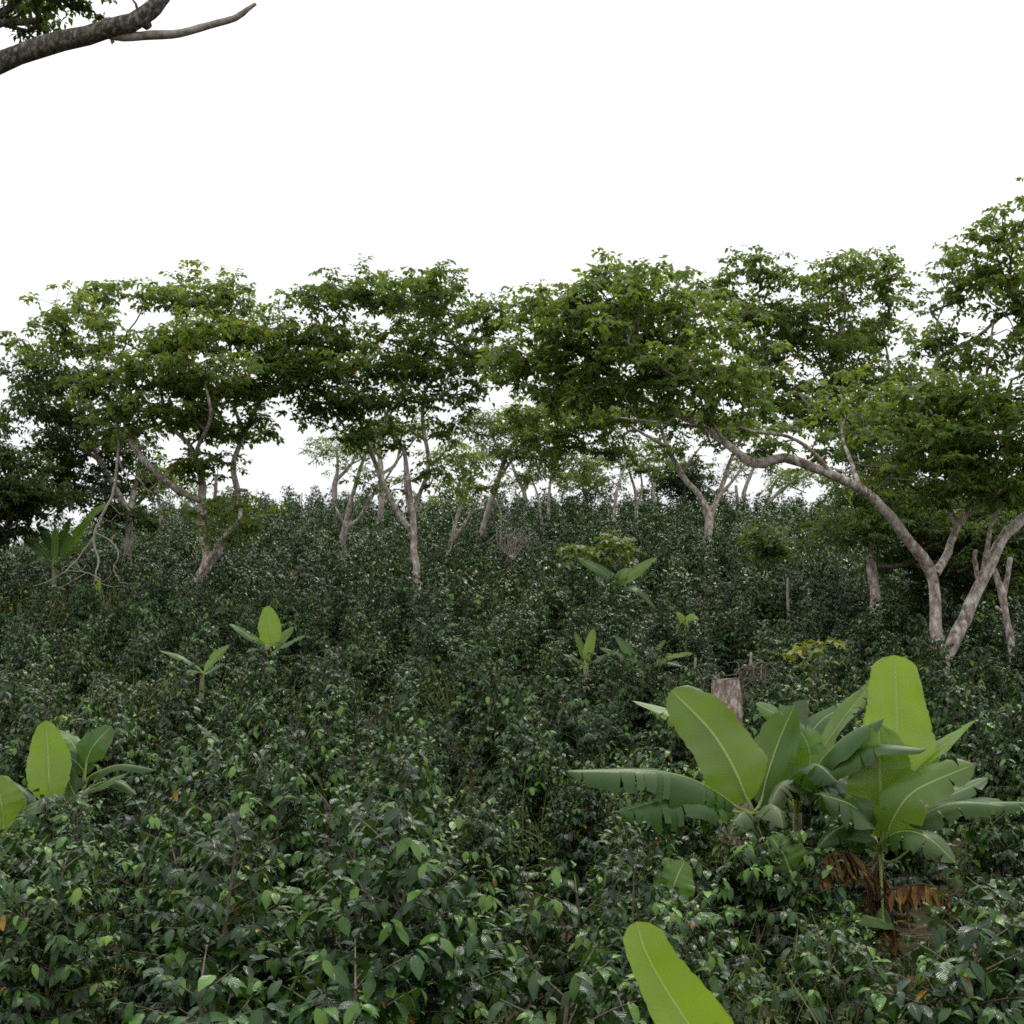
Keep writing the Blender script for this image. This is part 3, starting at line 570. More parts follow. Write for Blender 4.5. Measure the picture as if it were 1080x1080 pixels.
small = [
 ('slender pale double-stemmed tree left of the domed tree, nearly leafless', 38, 'bark', 'tree',
  [[(361, 574, 0, 4.5), (366, 545, 0, 4), (376, 508, 0, 3.4), (388, 470, .2, 2.4)], [(363, 566, 0, 3.6), (380, 545, -.2, 3.2), (397, 515, -.3, 2.4), (405, 500, -.3, 1.6)], [(364, 556, 0, 2), (354, 535, .2, 1.4)]],
  [(392, 462, 22, 9, .2, .7, 14), (404, 500, 12, 7, -.3, .5, 6), (372, 490, 10, 5, 0, .4, 4)]),
 ('sparse ridge tree with two short limbs beside bare sky', 52, 'bark_grey', 'tree',
  [[(353, 535, 0, 4.5), (353, 512, 0, 4.6), (356, 495, 0, 2.6), (355, 470, 0, 1.8)], [(355, 506, 0, 3.4), (370, 490, .2, 2.4), (382, 468, .3, 1.6)], [(370, 490, .2, 1.6), (385, 482, 0, 1.2)]],
  [(350, 462, 22, 8, 0, .8, 14), (336, 474, 12, 5, 0, .6, 5), (378, 466, 16, 8, .2, .7, 10), (360, 482, 9, 4, 0, .4, 5)]),
 ('pale pruned tree forking low just right of the domed tree', 39, 'bark', 'tree',
  [[(470, 590, 0, 4), (477, 568, 0, 3.6), (482, 545, 0, 3.2), (490, 522, 0, 2.8), (499, 502, 0, 2)], [(476, 572, 0, 3), (490, 552, -.1, 2.6), (502, 530, -.2, 1.6)], [(470, 584, 0, 2.6), (456, 574, -.2, 1.8)]],
  [(488, 470, 24, 12, .2, .9, 22), (482, 500, 14, 9, .1, .6, 14), (505, 495, 14, 6, 0, .5, 8), (470, 515, 10, 6, 0, .4, 6)]),
 ('thick-trunked ridge tree behind the stems of the domed tree', 50, 'bark_grey', 'tree',
  [[(402, 535, 0, 5), (402, 500, 0, 4.6), (400, 465, 0, 3), (410, 430, 0, 2)], [(402, 500, 0, 3), (418, 488, .3, 2.6), (424, 455, .5, 1.6)]],
  [(395, 445, 26, 12, 0, 1, 26), (430, 440, 26, 12, .4, 1, 24), (418, 500, 14, 6, 0, .6, 6)]),
 ('dark-stemmed ridge tree forking in a V against the sky', 56, 'bark_grey', 'pale',
  [[(556, 545, 0, 4), (553, 520, 0, 3.6), (546, 505, 0, 3), (538, 485, 0, 2)], [(553, 519, 0, 2.8), (557, 500, .2, 2.4), (562, 480, .2, 1.6)]],
  [(540, 470, 24, 10, 0, 1.1, 14), (570, 472, 26, 10, .2, 1.1, 14)]),
 ('pair-stemmed slim pale tree below the yellow-green canopy', 51, 'bark', 'pale',
  [[(579, 550, 0, 2.8), (579, 525, 0, 2.6), (581, 505, 0, 2), (590, 480, 0, 1.4)], [(571, 552, .1, 2.2), (569, 530, .1, 2), (562, 508, .1, 1.4), (556, 495, .1, 1)]],
  [(590, 485, 26, 8, 0, .9, 18), (612, 498, 24, 8, 0, .9, 18), (566, 494, 14, 6, 0, .5, 7), (622, 480, 20, 7, 0, .8, 12)]),
 ('light green low-crowned ridge tree in the middle of the skyline', 55, 'bark_grey', 'green',
  [[(618, 540, 0, 2.6), (618, 522, 0, 2.4), (612, 508, 0, 1.8), (606, 495, 0, 1.2)], [(618, 522, 0, 1.8), (630, 508, .2, 1.4), (640, 498, .2, 1)]],
  [(610, 500, 26, 7, 0, 1., 20), (638, 503, 24, 8, .2, 1., 20), (622, 516, 22, 6, 0, .8, 14)]),
 ('slim pale ridge tree with twin stems leaning right', 50, 'bark', 'tree',
  [[(648, 545, 0, 2.8), (650, 522, 0, 2.6), (658, 495, 0, 2.2), (672, 470, .1, 1.6)], [(658, 495, 0, 1.8), (650, 478, .2, 1.4)]],
  [(660, 478, 24, 8, 0, .9, 14), (640, 485, 16, 6, 0, .7, 7), (680, 465, 18, 7, .2, .7, 8)]),
 ('slim ridge tree with three thin grey stems beside the dark round tree', 51, 'bark', 'tree',
  [[(671, 545, 0, 3), (670, 520, 0, 2.6), (664, 495, 0, 1.8), (668, 475, 0, 1.2)], [(671, 540, 0, 2.2), (677, 515, .1, 1.8), (675, 495, .1, 1.2)], [(690, 530, .4, 2.4), (688, 510, .4, 2.2), (682, 492, .4, 1.4)]],
  [(675, 485, 22, 7, 0, .8, 14), (700, 480, 18, 8, .3, .7, 12)]),
 ('leaning bare-stemmed ridge tree at the right end of the skyline', 55, 'bark_grey', 'tree',
  [[(806, 542, 0, 3.4), (813, 528, 0, 3), (826, 516, 0, 2.4), (840, 506, 0, 1.8), (856, 500, 0, 1.2)], [(832, 512, 0, 1.4), (850, 520, .2, 1)]],
  [(848, 496, 26, 7, 0, .9, 18), (815, 500, 18, 6, 0, .7, 10)]),
 ('short-trunked ridge tree with reddish stems seen under the long limb', 57, 'bark', 'tree',
  [[(784, 540, 0, 4), (785, 518, 0, 3.4), (790, 505, 0, 3), (797, 488, .1, 2)], [(778, 540, .1, 3), (777, 520, .1, 2.8), (776, 512, .1, 2.4)], [(808, 540, .4, 3), (812, 520, .4, 2.4), (820, 504, .4, 1.6)]],
  [(795, 480, 26, 9, 0, 1, 22), (825, 492, 22, 6, .4, .8, 12), (770, 490, 16, 8, 0, .8, 8)]),
 ('small pale-stemmed tree standing behind the broad left tree', 44, 'bark', 'tree',
  [[(170, 575, 0, 4), (170, 552, 0, 3.6), (168, 530, 0, 2.8), (160, 500, 0, 2)], [(176, 575, .1, 3.2), (182, 558, .1, 3)]],
  [(165, 490, 24, 10, 0, .9, 20), (185, 505, 20, 8, 0, .8, 12), (150, 512, 16, 8, 0, .7, 12)]),
]
for i, (lab, D, bk, mt, limbs, lobes) in enumerate(small):
    tree('ridge_tree', lab, 'tree', D, limbs, lobes, leaf=(.15, .06), mat=mt, bark=bk, group=G_RIDGE, seed=40 + i, dens=1.5, tint=.08 if mt == 'tree' else -.05)

tree('round_tree', 'dark round dense-crowned tree on the ridge', 'tree', 54,
     [[(722, 545, 0, 3.5), (722, 520, 0, 3.2), (722, 500, 0, 2.4), (722, 480, 0, 1.4)]],
     [(722, 488, 26, 14, 0, 1., 60), (720, 502, 30, 15, 0, 1.1, 80), (728, 514, 26, 10, 0, 1., 50), (704, 506, 12, 10, 0, .6, 20)], mat='dark', seed=70, tint=-.2, leaf=(.15, .07), bark='bark_grey', group=G_RIDGE)

def add_dead_branch(root, line, D):
    k = pxm(D); mb = MB()
    q = spline([np.append(P(a, b, D + c), r * k) for a, b, c, r in line], .05)
    tube(mb, q[:, :3], q[:, 3], 9, rough=.07)
    o = mb.build('dead_branch', M['dead'], root); o['label'] = 'pale bare dead side branch'

# the tree whose limb hangs into the top left corner; its trunk stands just out of the picture
_oh = tree('overhanging_tree', 'mossy limb with a pale dead side branch crossing the top left corner', 'tree', 7.5,
     [[(-420, 1100, .2, 26), (-400, 800, .2, 24), (-380, 500, .2, 22), (-330, 250, .1, 18), (-200, 140, 0, 14), (-60, 92, 0, 12.5), (-5, 68, 0, 12), (40, 50, 0, 11.5), (90, 37, 0, 11), (140, 24, 0, 10.5), (158, 12, 0, 10), (172, -2, 0, 8), (200, -50, .1, 7), (260, -130, .2, 5), (300, -220, .3, 3)],
      [(-110, 60, .3, 7), (-50, 30, .3, 6), (0, 25, .3, 5), (25, 23, .3, 4.5), (44, 21, .3, 3)],
      [(146, 13, 0, 2), (143, 4, 0, 1.4), (138, -8, 0, 1.2), (135, -60, 0, 1)],
      [(152, 22, .02, 8), (157, 29, .02, 5)],
      [(-380, 500, .2, 14), (-450, 250, .6, 10), (-460, 50, .8, 7), (-420, -150, .8, 4)]],
     [(18, 4, 24, 8, .25, .2, 20), (48, -4, 18, 8, .2, .2, 11), (76, -2, 12, 8, .15, .15, 6), (68, 14, 8, 5, .1, .1, 3), (-40, -30, 60, 30, .3, .6, 30), (150, -110, 90, 50, .3, .8, 36), (-300, -100, 160, 80, .5, 1.2, 80), (280, -240, 80, 40, .3, .8, 24)],
     leaf=(.052, .030), mat='dark', bark='bark_dark', seed=80, tint=.3, spray=4, flat=.8, rs=1., sig=.1)

add_dead_branch(_oh, [(105, 34, .03, 5), (130, 39, .03, 5), (160, 37, .03, 5), (190, 35, .02, 4.6), (220, 27, .02, 4.2), (248, 19, .01, 3.8), (262, 9, 0, 2.8), (270, 4, 0, 2)], 7.5)

# saplings
G_SAP = 'young saplings among the coffee'
tree('sapling', 'light green young leafy sapling standing alone on the upper slope', 'sapling', 35,
     [[(808, 612, 0, 2.2), (806, 595, 0, 1.8), (804, 575, 0, 1.2), (803, 562, 0, .8)], [(806, 592, 0, 1.2), (816, 580, -.1, .8)], [(806, 590, 0, 1.2), (794, 580, -.1, .8)]],
     [(803, 562, 14, 6, 0, .35, 16), (806, 573, 18, 7, 0, .4, 20), (800, 584, 16, 6, 0, .4, 14), (816, 582, 10, 5, 0, .3, 8)], mat='green', seed=90, tint=.5, leaf=(.19, .10), spray=2, sig=.12, rs=1., group=G_SAP, keep=.8)
tree('sapling', 'bushy sapling with reddish tips above the far banana plant', 'sapling', 31.5,
     [[(636, 622, 0, 5), (635, 610, 0, 4.5), (638, 595, 0, 2), (640, 578, 0, 1)], [(635, 608, 0, 2), (620, 590, 0, 1.2), (610, 580, 0, .8)], [(636, 606, 0, 2), (652, 590, .1, 1.2), (662, 578, .1, .8)]],
     [(640, 572, 22, 6, 0, .5, 22), (618, 578, 16, 6, 0, .4, 16), (655, 580, 16, 8, 0, .4, 18), (635, 588, 26, 8, 0, .5, 28), (605, 592, 6, 4, -.1, .15, 4)], mat='sapling', seed=91, tint=.25, leaf=(.19, .11), spray=2, sig=.12, dens=.55, rs=1., group=G_SAP, keep=.9)
tree('sapling', 'spindly sapling with big yellow-green leaves above the right banana', 'sapling', 19.5,
     [[(858, 730, 0, 1.4), (856, 705, 0, 1.1), (852, 688, 0, .8)], [(856, 704, 0, .8), (844, 690, 0, .5)], [(856, 704, 0, .8), (868, 692, 0, .5)]],
     [(842, 685, 8, 4, 0, .2, 4), (856, 688, 12, 5, 0, .25, 6), (868, 690, 8, 4, 0, .2, 4), (864, 700, 8, 4, 0, .2, 3)], mat='sapling', seed=92, tint=.35, leaf=(.14, .10), spray=1, sig=.06, dens=.9, flat=1.5, rs=1., group=G_SAP, keep=.5)

# ------------------------------------------------------------------ banana plants
def blade(mb, pts, width, hint, fold=.15, droop=.12, tears=3, tint=.5, prof=.62, tip=.06, seed=0, curl=0., rag=0.):
    """leaf blade along the curve pts (already resampled) with torn edges"""
    g = np.random.default_rng(seed)
    n = len(pts)
    T = norm(np.gradient(pts, axis=0))
    hint = norm(np.asarray(hint, float))
    S = norm(np.cross(T, np.broadcast_to(hint, T.shape)))
    Nn = np.cross(S, T)
    t = np.linspace(0, 1, n)
    w = np.sqrt(np.clip(t / .22, 0, 1)) * (1 - (1 - prof) * np.clip((t - .38) / .62, 0, 1) ** 1.9) * np.sqrt(np.clip((1.0 - t) / .075, 0, 1))
    w = w * (1 + .05 * np.sin(t * 9 + seed) + g.normal(0, .018, n))
    w = np.maximum(w, .015) * width * .5
    cols = np.array([0, .15, .35, .58, .8, 1.])
    for side in (-1, 1):
        cuts = sorted(set([0] + list(g.integers(3, n - 2, g.poisson(tears))) + [n - 1])) if tears else [0, n - 1]
        for a, b in zip(cuts[:-1], cuts[1:]):
            if b - a < 1: continue
            m = b - a + 1
            idx = np.arange(a, b + 1)
            dd = droop * g.uniform(.6, 1.5) + (g.uniform(-.06, .14) if tears else 0); ff = fold * g.uniform(.8, 1.2)
            shift = np.zeros(m)
            if m > 2 and tears:
                shift[0] = .35 if a > 0 else 0; shift[-1] = -.35 if b < n - 1 else 0
            ws = w[idx] * (1 - (.10 * g.uniform(0, 1, m) if tears else .0)) * (1 - rag * g.uniform(0, 1))
            V = []
            for c in cols:
                x = ws * c
                ang = ff
                lat = x * math.cos(ang) * (1 - .25 * dd * c * c)
                h = x * math.sin(ang) - dd * ws * c * c * 1.6 + curl * ws * c ** 3
                h = h + ws * c * (.03 * np.sin(t[idx] * 34 + side + seed) + (.04 + .10 * c) * np.sin(t[idx] * g.uniform(8., 11.) + side * 1.3 + seed * 2.))
                adv = .12 * x + shift * c * c * np.linalg.norm(pts[min(a + 1, n - 1)] - pts[a])
                V.append(pts[idx] + S[idx] * (side * lat)[:, None] + Nn[idx] * h[:, None] + T[idx] * adv[:, None])
            V = np.stack(V, 1).reshape(-1, 3)
            nc = len(cols)
            i = np.arange(m - 1)[:, None] * nc; j = np.arange(nc - 1)[None]
            f = np.stack([i + j, i + j + 1, i + nc + j + 1, i + nc + j], -1).reshape(-1, 4)
            if side < 0: f = f[:, ::-1]
            uv = np.stack([np.tile(.5 + side * cols * .5, m), np.repeat(t[idx], nc)], -1)
            mb.add(V, f, np.clip(tint + g.normal(0, .03), 0, 1), uv)

CAM = (0, -1, .25); UP = (0, -.25, 1)

def banana(label, D, base, leafs, group, stem_r=5, top=None, cat='banana plant', seed=0, name='banana_plant', dead_skirt=None, stem_dd=0.):
    """leafs: dict(p=[(px,py,dd)...] petiole start first, w=px width, n=normal hint, s=share of the curve that is petiole ...)"""
    k = pxm(D)
    b = P(base[0], base[1], D)
    z = gz(b[0], b[1])
    root = empty(name, (b[0], b[1], z), label, cat, group)
    if stem_r >= 5: KEEP.append((b[0], b[1], .30))
    if D > 8: EXTRA.append((b[0], b[1] - .62))
    if stem_r >= 5 and D > 8: EXTRA.append((b[0] - .35, b[1] - .80))
    tp = P(*(top or (base[0], base[1] - 20)), D + stem_dd)
    sm = MB()
    c0 = np.array([b[0], b[1], z - .15]); mid = c0 * .5 + tp * .5
    s = spline([c0, b if b[2] > z + .25 else mid, tp], .08)
    r = np.linspace(stem_r * 1.25, stem_r * .7, len(s)) * k
    tube(sm, s, r, 10, rough=.05)
    # loose leaf sheaths wrapping the stem
    for q in range(4):
        a = int(len(s) * (.25 + .15 * q)); an = q * 2.1 + seed
        off = np.array([math.cos(an), math.sin(an) * .8, 0]) * r[a] * .75
        seg = s[a:] + off * np.linspace(.5, 1.0, len(s) - a)[:, None]
        if len(seg) > 2: tube(sm, seg, np.linspace(r[a] * .75, r[-1] * .55, len(seg)), 7, rough=.05)
    sm.build('stem', M['pseudo'], root)
    for i, lf in enumerate(leafs):
        pts = [P(a, c, D + d) for a, c, d in lf['p']]
        full = spline([tp] + pts if np.linalg.norm(pts[0] - tp) > .05 else [tp] + pts[1:], .045)
        L = np.cumsum(np.r_[0, np.linalg.norm(np.diff(full, axis=0), axis=1)]); s0 = lf.get('s', .25) * L[-1]
        full = np.stack([np.interp(np.linspace(0, L[-1], max(14, int(L[-1] / .05)) if lf.get('t', 2) else 56), L, full[:, q]) for q in range(3)], -1)
        a = int(len(full) * lf.get('s', .25))
        bl = full[a:]
        if len(bl) < 16: bl = np.stack([np.interp(np.linspace(0, len(bl) - 1, 16), np.arange(len(bl)), bl[:, q]) for q in range(3)], -1)
        mb = MB(); mt = lf.get('m', 'banana')
        if mt == 'banana_dead':                          # shrivelled blade: limp torn strips hanging from the midrib
            g = np.random.default_rng(seed * 77 + i); n_ = 90; tq = g.uniform(.04, 1, n_); fi = tq * (len(bl) - 1)
            pos = np.stack([np.interp(fi, np.arange(len(bl)), bl[:, q]) for q in range(3)], -1); tg = norm(np.gradient(bl, axis=0))[fi.astype(int)]
            sd = np.where(g.uniform(0, 1, n_) < .5, -1, 1)[:, None]; lt = norm(np.cross(tg, np.array([0, 0, 1.])))
            dr = np.array([0, 0, -1.]) + lt * sd * g.uniform(.1, .7, (n_, 1)) + tg * g.uniform(-.1, .5, (n_, 1)) + g.normal(0, .12, (n_, 3))
            LL_ = lf['w'] * k * g.uniform(.5, 1.2, n_) * (1 - .45 * tq)
            leaves(mb, pos, dr, lt * sd + g.normal(0, .5, (n_, 3)), LL_, g.uniform(.022, .05, n_), np.clip(g.normal(lf.get('c', .5), .25, n_), 0, 1), TPL_HI, fold=.5, droop=-.15, wave=.10)
        else: blade(mb, bl, lf['w'] * k, lf.get('n', CAM), lf.get('f', .18), lf.get('d', .12), lf.get('t', 2) * 1.4, lf.get('c', .5), lf.get('pr', .28), seed=seed * 31 + i, curl=lf.get('u', 0.), rag=.85 if mt == 'banana_dead' else .3 if mt == 'banana_worn' else .10 if lf.get('t', 2) else 0.)
        o = mb.build('leaf', M[mt], root)
        if mt == 'banana_dead': o['label'] = 'withered brown drooping leaf'
        if mt == 'banana_worn': o['label'] = 'ragged greying leaf'
        rb = MB()
        r0 = lf.get('r', max(.010, lf['w'] * k * .024))
        tube(rb, full - norm(np.asarray(lf.get('n', CAM), float)) * (np.clip(np.linspace(0, 1, len(full)) / max(.05, lf.get('s', .25)) - .8, 0, 1) * np.linspace(r0 * 1.25, r0 * .2, len(full)))[:, None], np.linspace(r0 * 1.35, r0 * .22, len(full)), 6)
        rb.build('midrib', M['dry'] if mt == 'banana_dead' else M['midrib'], o, origin=tuple(root.location))
    return root

G_BAN = 'banana plants growing among the coffee'
# the two large plants and the one between them, lower right
banana('large banana plant with one broad upright leaf and long leaves reaching left', 10, (800, 905), [
    dict(p=[(786, 838, -.05), (772, 806, -.05), (749, 770, 0), (708, 728, .05)], w=72, n=(.15, -1, .2), c=.50, t=0, s=.10, f=.14, d=.05, pr=.36),
    dict(p=[(803, 845, .1), (808, 822, .15), (822, 780, .25), (838, 744, .3)], w=64, n=(.5, -1, .5), c=0.41, t=4, s=.15, f=.1),
    dict(p=[(778, 852, -.1), (757, 836, -.25), (725, 820, -.45), (680, 812, -.6), (597, 813, -.8)], w=58, n=(.1, -.35, 1), c=0.34, t=5, s=.14, f=.05, d=.42),
    dict(p=[(775, 856, -.15), (748, 846, -.35), (715, 840, -.5), (652, 856, -.75)], w=56, n=(.1, -.4, 1), c=0.37, t=8, s=.16, f=.0, d=.45),
    dict(p=[(785, 840, .2), (752, 790, .45), (715, 757, .6), (667, 739, .7)], w=38, n=(.2, -.6, 1), c=0.54, t=4, s=.3, f=.15),
    dict(p=[(803, 856, -.1), (812, 848, -.2), (822, 856, -.35), (826, 874, -.4)], w=46, n=(.2, -.5, 1), c=.6, t=6, s=.12, f=-.1, d=.4, m='banana_worn'),
    dict(p=[(790, 858, -.1), (784, 856, -.25), (775, 866, -.38), (770, 882, -.42)], w=40, n=(0, -.4, 1), c=.5, t=6, s=.1, f=-.1, d=.45, m='banana_worn'),
], G_BAN, stem_r=5, top=(795, 858), seed=1)
banana('ragged banana plant crowded between the two large ones with pale tattered leaves', 10.4, (842, 912), [
    dict(p=[(848, 820, 0), (855, 798, 0), (840, 766, .0), (797, 742, -.1)], w=50, n=(.1, -.7, .8), c=0.51, t=6, s=.22, f=.15),
    dict(p=[(834, 825, .25), (832, 800, .3), (838, 770, .4), (850, 738, .5)], w=58, n=(.4, -.9, .5), c=0.39, t=6, s=.2, f=.1, m='banana_worn'),
    dict(p=[(846, 830, .1), (862, 800, .15), (885, 764, .2), (925, 713, .25)], w=38, n=(-.6, -.5, .8), c=0.54, t=2, s=.25, f=.35),
    dict(p=[(850, 836, -.15), (868, 800, -.25), (898, 772, -.4), (932, 758, -.5)], w=50, n=(.2, -.35, .9), c=0.34, t=4, s=.22, f=.0, d=.4),
    dict(p=[(852, 838, -.2), (878, 806, -.35), (920, 786, -.5), (978, 790, -.65)], w=42, n=(.0, -.4, 1), c=0.31, t=6, s=.24, f=.0, d=.4),
    dict(p=[(838, 838, -.1), (838, 824, -.25), (825, 826, -.4), (812, 850, -.5)], w=44, n=(0, -.5, 1), c=.8, t=8, s=.2, f=-.1, d=.45, m='banana_worn'),
    dict(p=[(848, 838, -.1), (858, 826, -.2), (872, 834, -.35), (882, 860, -.4)], w=44, n=(0, -.5, 1), c=0.19, t=6, s=.2, f=-.1, d=.45),
    dict(p=[(830, 842, 0), (812, 815, 0), (795, 800, 0), (775, 792, .1)], w=44, n=(.1, -.7, .8), c=0.29, t=6, s=.2, f=.1),
    dict(p=[(842, 835, -.2), (850, 812, -.4), (862, 806, -.6), (885, 826, -.75)], w=40, n=(.1, -.5, 1), c=0.14, t=8, s=.2, f=-.1, d=.35),
    dict(p=[(846, 832, -.1), (872, 800, -.1), (905, 790, -.2), (955, 806, -.3)], w=40, n=(.0, -.4, 1), c=.45, t=5, s=.22, f=.05, d=.35),
    dict(p=[(840, 826, .3), (846, 790, .4), (866, 760, .5), (896, 742, .6)], w=44, n=(-.3, -.8, .6), c=.35, t=4, s=.2, f=.12),
], G_BAN, stem_r=5, top=(840, 858), seed=2)
banana('large banana plant with two tall bright upright leaves at the lower right', 10, (917, 985), [
    dict(p=[(938, 872, .1), (944, 810, .15), (946, 760, .2), (943, 691, .25)], w=84, n=(.1, -1, .15), c=.92, t=0, s=.2, f=.1, d=.04, pr=.42),
    dict(p=[(931, 880, -.02), (929, 850, 0), (928, 810, .0), (927, 764, .05)], w=74, n=(-.05, -1, .1), c=.72, t=0, s=.12, f=.1, d=.04),
    dict(p=[(934, 885, -.15), (946, 856, -.25), (968, 832, -.3), (1028, 806, -.3)], w=60, n=(-.35, -.9, .5), c=0.51, t=4, s=.2, f=.12, d=.1),
    dict(p=[(938, 880, .05), (950, 840, .1), (972, 806, .15), (1028, 760, .2)], w=34, n=(-.7, -.3, .8), c=.62, t=0, s=.3, f=.3),
    dict(p=[(917, 888, -.1), (909, 862, -.25), (896, 848, -.45), (866, 838, -.65)], w=74, n=(-.2, -.7, .6), c=0.17, t=6, s=.15, f=.05, d=.25),
    dict(p=[(935, 884, -.15), (955, 876, -.3), (980, 884, -.45), (1008, 910, -.55)], w=46, n=(-.1, -.5, 1), c=0.34, t=2, s=.18, f=.05, d=.25),
    dict(p=[(940, 884, .2), (975, 856, .4), (1020, 848, .5), (1088, 846, .6)], w=42, n=(0, -.4, 1), c=0.41, t=4, s=.3, f=.1, d=.3),
    dict(p=[(938, 884, .25), (966, 856, .4), (1000, 840, .5), (1042, 820, .6)], w=44, n=(-.3, -.7, .7), c=0.34, t=4, s=.25, f=.1),
    dict(p=[(940, 886, 0), (968, 862, .0), (1010, 846, .0), (1062, 850, -.05)], w=40, n=(0, -.4, 1), c=.42, t=6, s=.28, f=.05, d=.35),
    dict(p=[(922, 884, -.1), (900, 872, -.2), (880, 876, -.3), (862, 894, -.35)], w=36, n=(0, -.4, 1), c=.2, t=5, s=.18, f=0, d=.35),
    dict(p=[(922, 880, .3), (905, 840, .5), (885, 820, .6), (860, 815, .7)], w=50, n=(.1, -.6, .8), c=0.24, t=4, s=.25, f=.1),
    dict(p=[(922, 950, -.08), (940, 938, -.2), (976, 932, -.3), (1000, 944, -.38), (1012, 980, -.42)], w=30, n=(0, -.3, 1), c=.5, t=26, s=.42, f=-.95, d=.35, m='banana_dead'),
    dict(p=[(914, 915, -.05), (902, 902, -.15), (880, 898, -.3), (857, 918, -.4)], w=46, n=(0, -.3, 1), c=0.39, t=44, s=.25, f=-.95, d=.35, m='banana_dead'),
    dict(p=[(934, 910, -.05), (948, 905, -.1), (962, 893, -.1), (975, 885, -.1)], w=14, n=(0, -.3, 1), c=0.39, t=4, s=.7, f=-.1),
    dict(p=[(932, 975, -.2), (934, 972, -.32), (905, 966, -.42), (862, 976, -.5)], w=24, n=(0, -.5, 1), c=0.44, t=0, s=.32, f=0, d=.3),
    dict(p=[(921, 960, -.08), (934, 962, -.14), (944, 985, -.18), (946, 1016, -.2)], w=40, n=(.2, -1, .1), c=0.29, t=26, s=.1, f=-.2, d=.3, m='banana_dead'),
    dict(p=[(916, 960, -.08), (908, 966, -.14), (902, 990, -.18), (905, 1020, -.2)], w=36, n=(-.2, -1, .1), c=0.19, t=26, s=.1, f=-.2, d=.3, m='banana_dead'),
    dict(p=[(920, 965, -.1), (924, 972, -.2), (926, 995, -.25), (928, 1025, -.28)], w=34, n=(0, -1, .1), c=0.24, t=26, s=.1, f=-.2, d=.3, m='banana_dead'),
], G_BAN, stem_r=5.6, top=(928, 900), seed=3)
banana('young banana sucker with one upright leaf under the large left plant', 9.4, (838, 930), [
    dict(p=[(832, 915, 0), (826, 900, 0), (812, 882, .05)], w=44, n=(.1, -1, .3), c=.5, t=0, s=.1, f=.1),
    dict(p=[(842, 918, 0), (850, 908, -.1), (858, 905, -.1)], w=16, n=(0, -.5, 1), c=0.29, t=0, s=.2)], G_BAN, stem_r=1.8, top=(836, 925), seed=4)
banana('young banana sucker with a dark upright leaf low among the coffee', 8.6, (704, 985), [
    dict(p=[(706, 955, 0), (712, 930, 0), (722, 908, .05)], w=44, n=(-.2, -1, .2), c=0.47, t=0, s=.15, f=.1),
    dict(p=[(696, 955, .1), (684, 944, .1), (664, 940, .1), (655, 938, .1)], w=24, n=(.1, -.6, 1), c=0.29, t=0, s=.25, f=.1),
    dict(p=[(700, 955, .1), (690, 935, .1), (672, 922, .1), (666, 912, .1)], w=24, n=(.3, -.7, .7), c=0.19, t=0, s=.25, f=.1)], G_BAN, stem_r=3, top=(703, 968), seed=5)
banana('bright half-rolled banana leaf rising at the bottom edge nearest the camera', 4.6, (800, 1270), [
    dict(p=[(770, 1160, -.02), (735, 1095, -.02), (700, 1040, 0), (679, 1000, .0), (672, 972, .02)], w=68, n=(.25, -1, .1), c=.84, t=0, s=.05, f=.30, d=-.1, pr=.62, r=.004)], G_BAN, stem_r=9, top=(795, 1220), seed=6)
# left pair
banana('banana plant at the left edge with stem half out of the picture', 10.6, (0, 925), [
    dict(p=[(10, 872, -.1), (24, 858, -.2), (42, 848, -.3), (68, 840, -.35)], w=34, n=(-.3, -.7, .8), c=.28, t=2, s=.2, f=.1),
    dict(p=[(4, 876, .0), (3, 858, 0), (0, 840, .0), (-3, 818, .05)], w=48, n=(.1, -1, .2), c=.66, t=0, s=.15, f=.1),
    dict(p=[(6, 872, .2), (28, 850, .3), (18, 832, .35), (-6, 820, .4)], w=30, n=(.3, -.6, .8), c=.2, t=1, s=.25, f=.1),
    dict(p=[(6, 890, -.1), (18, 887, -.2), (32, 892, -.3), (47, 910, -.35)], w=28, n=(0, -.6, 1), c=.25, t=0, s=.18, f=.05, d=.2),
    dict(p=[(-8, 870, -.1), (-30, 850, -.2), (-60, 850, -.3), (-90, 870, -.3)], w=40, n=(0, -.4, 1), c=.3, t=2, s=.2)], G_BAN, stem_r=5, top=(4, 886), seed=7)
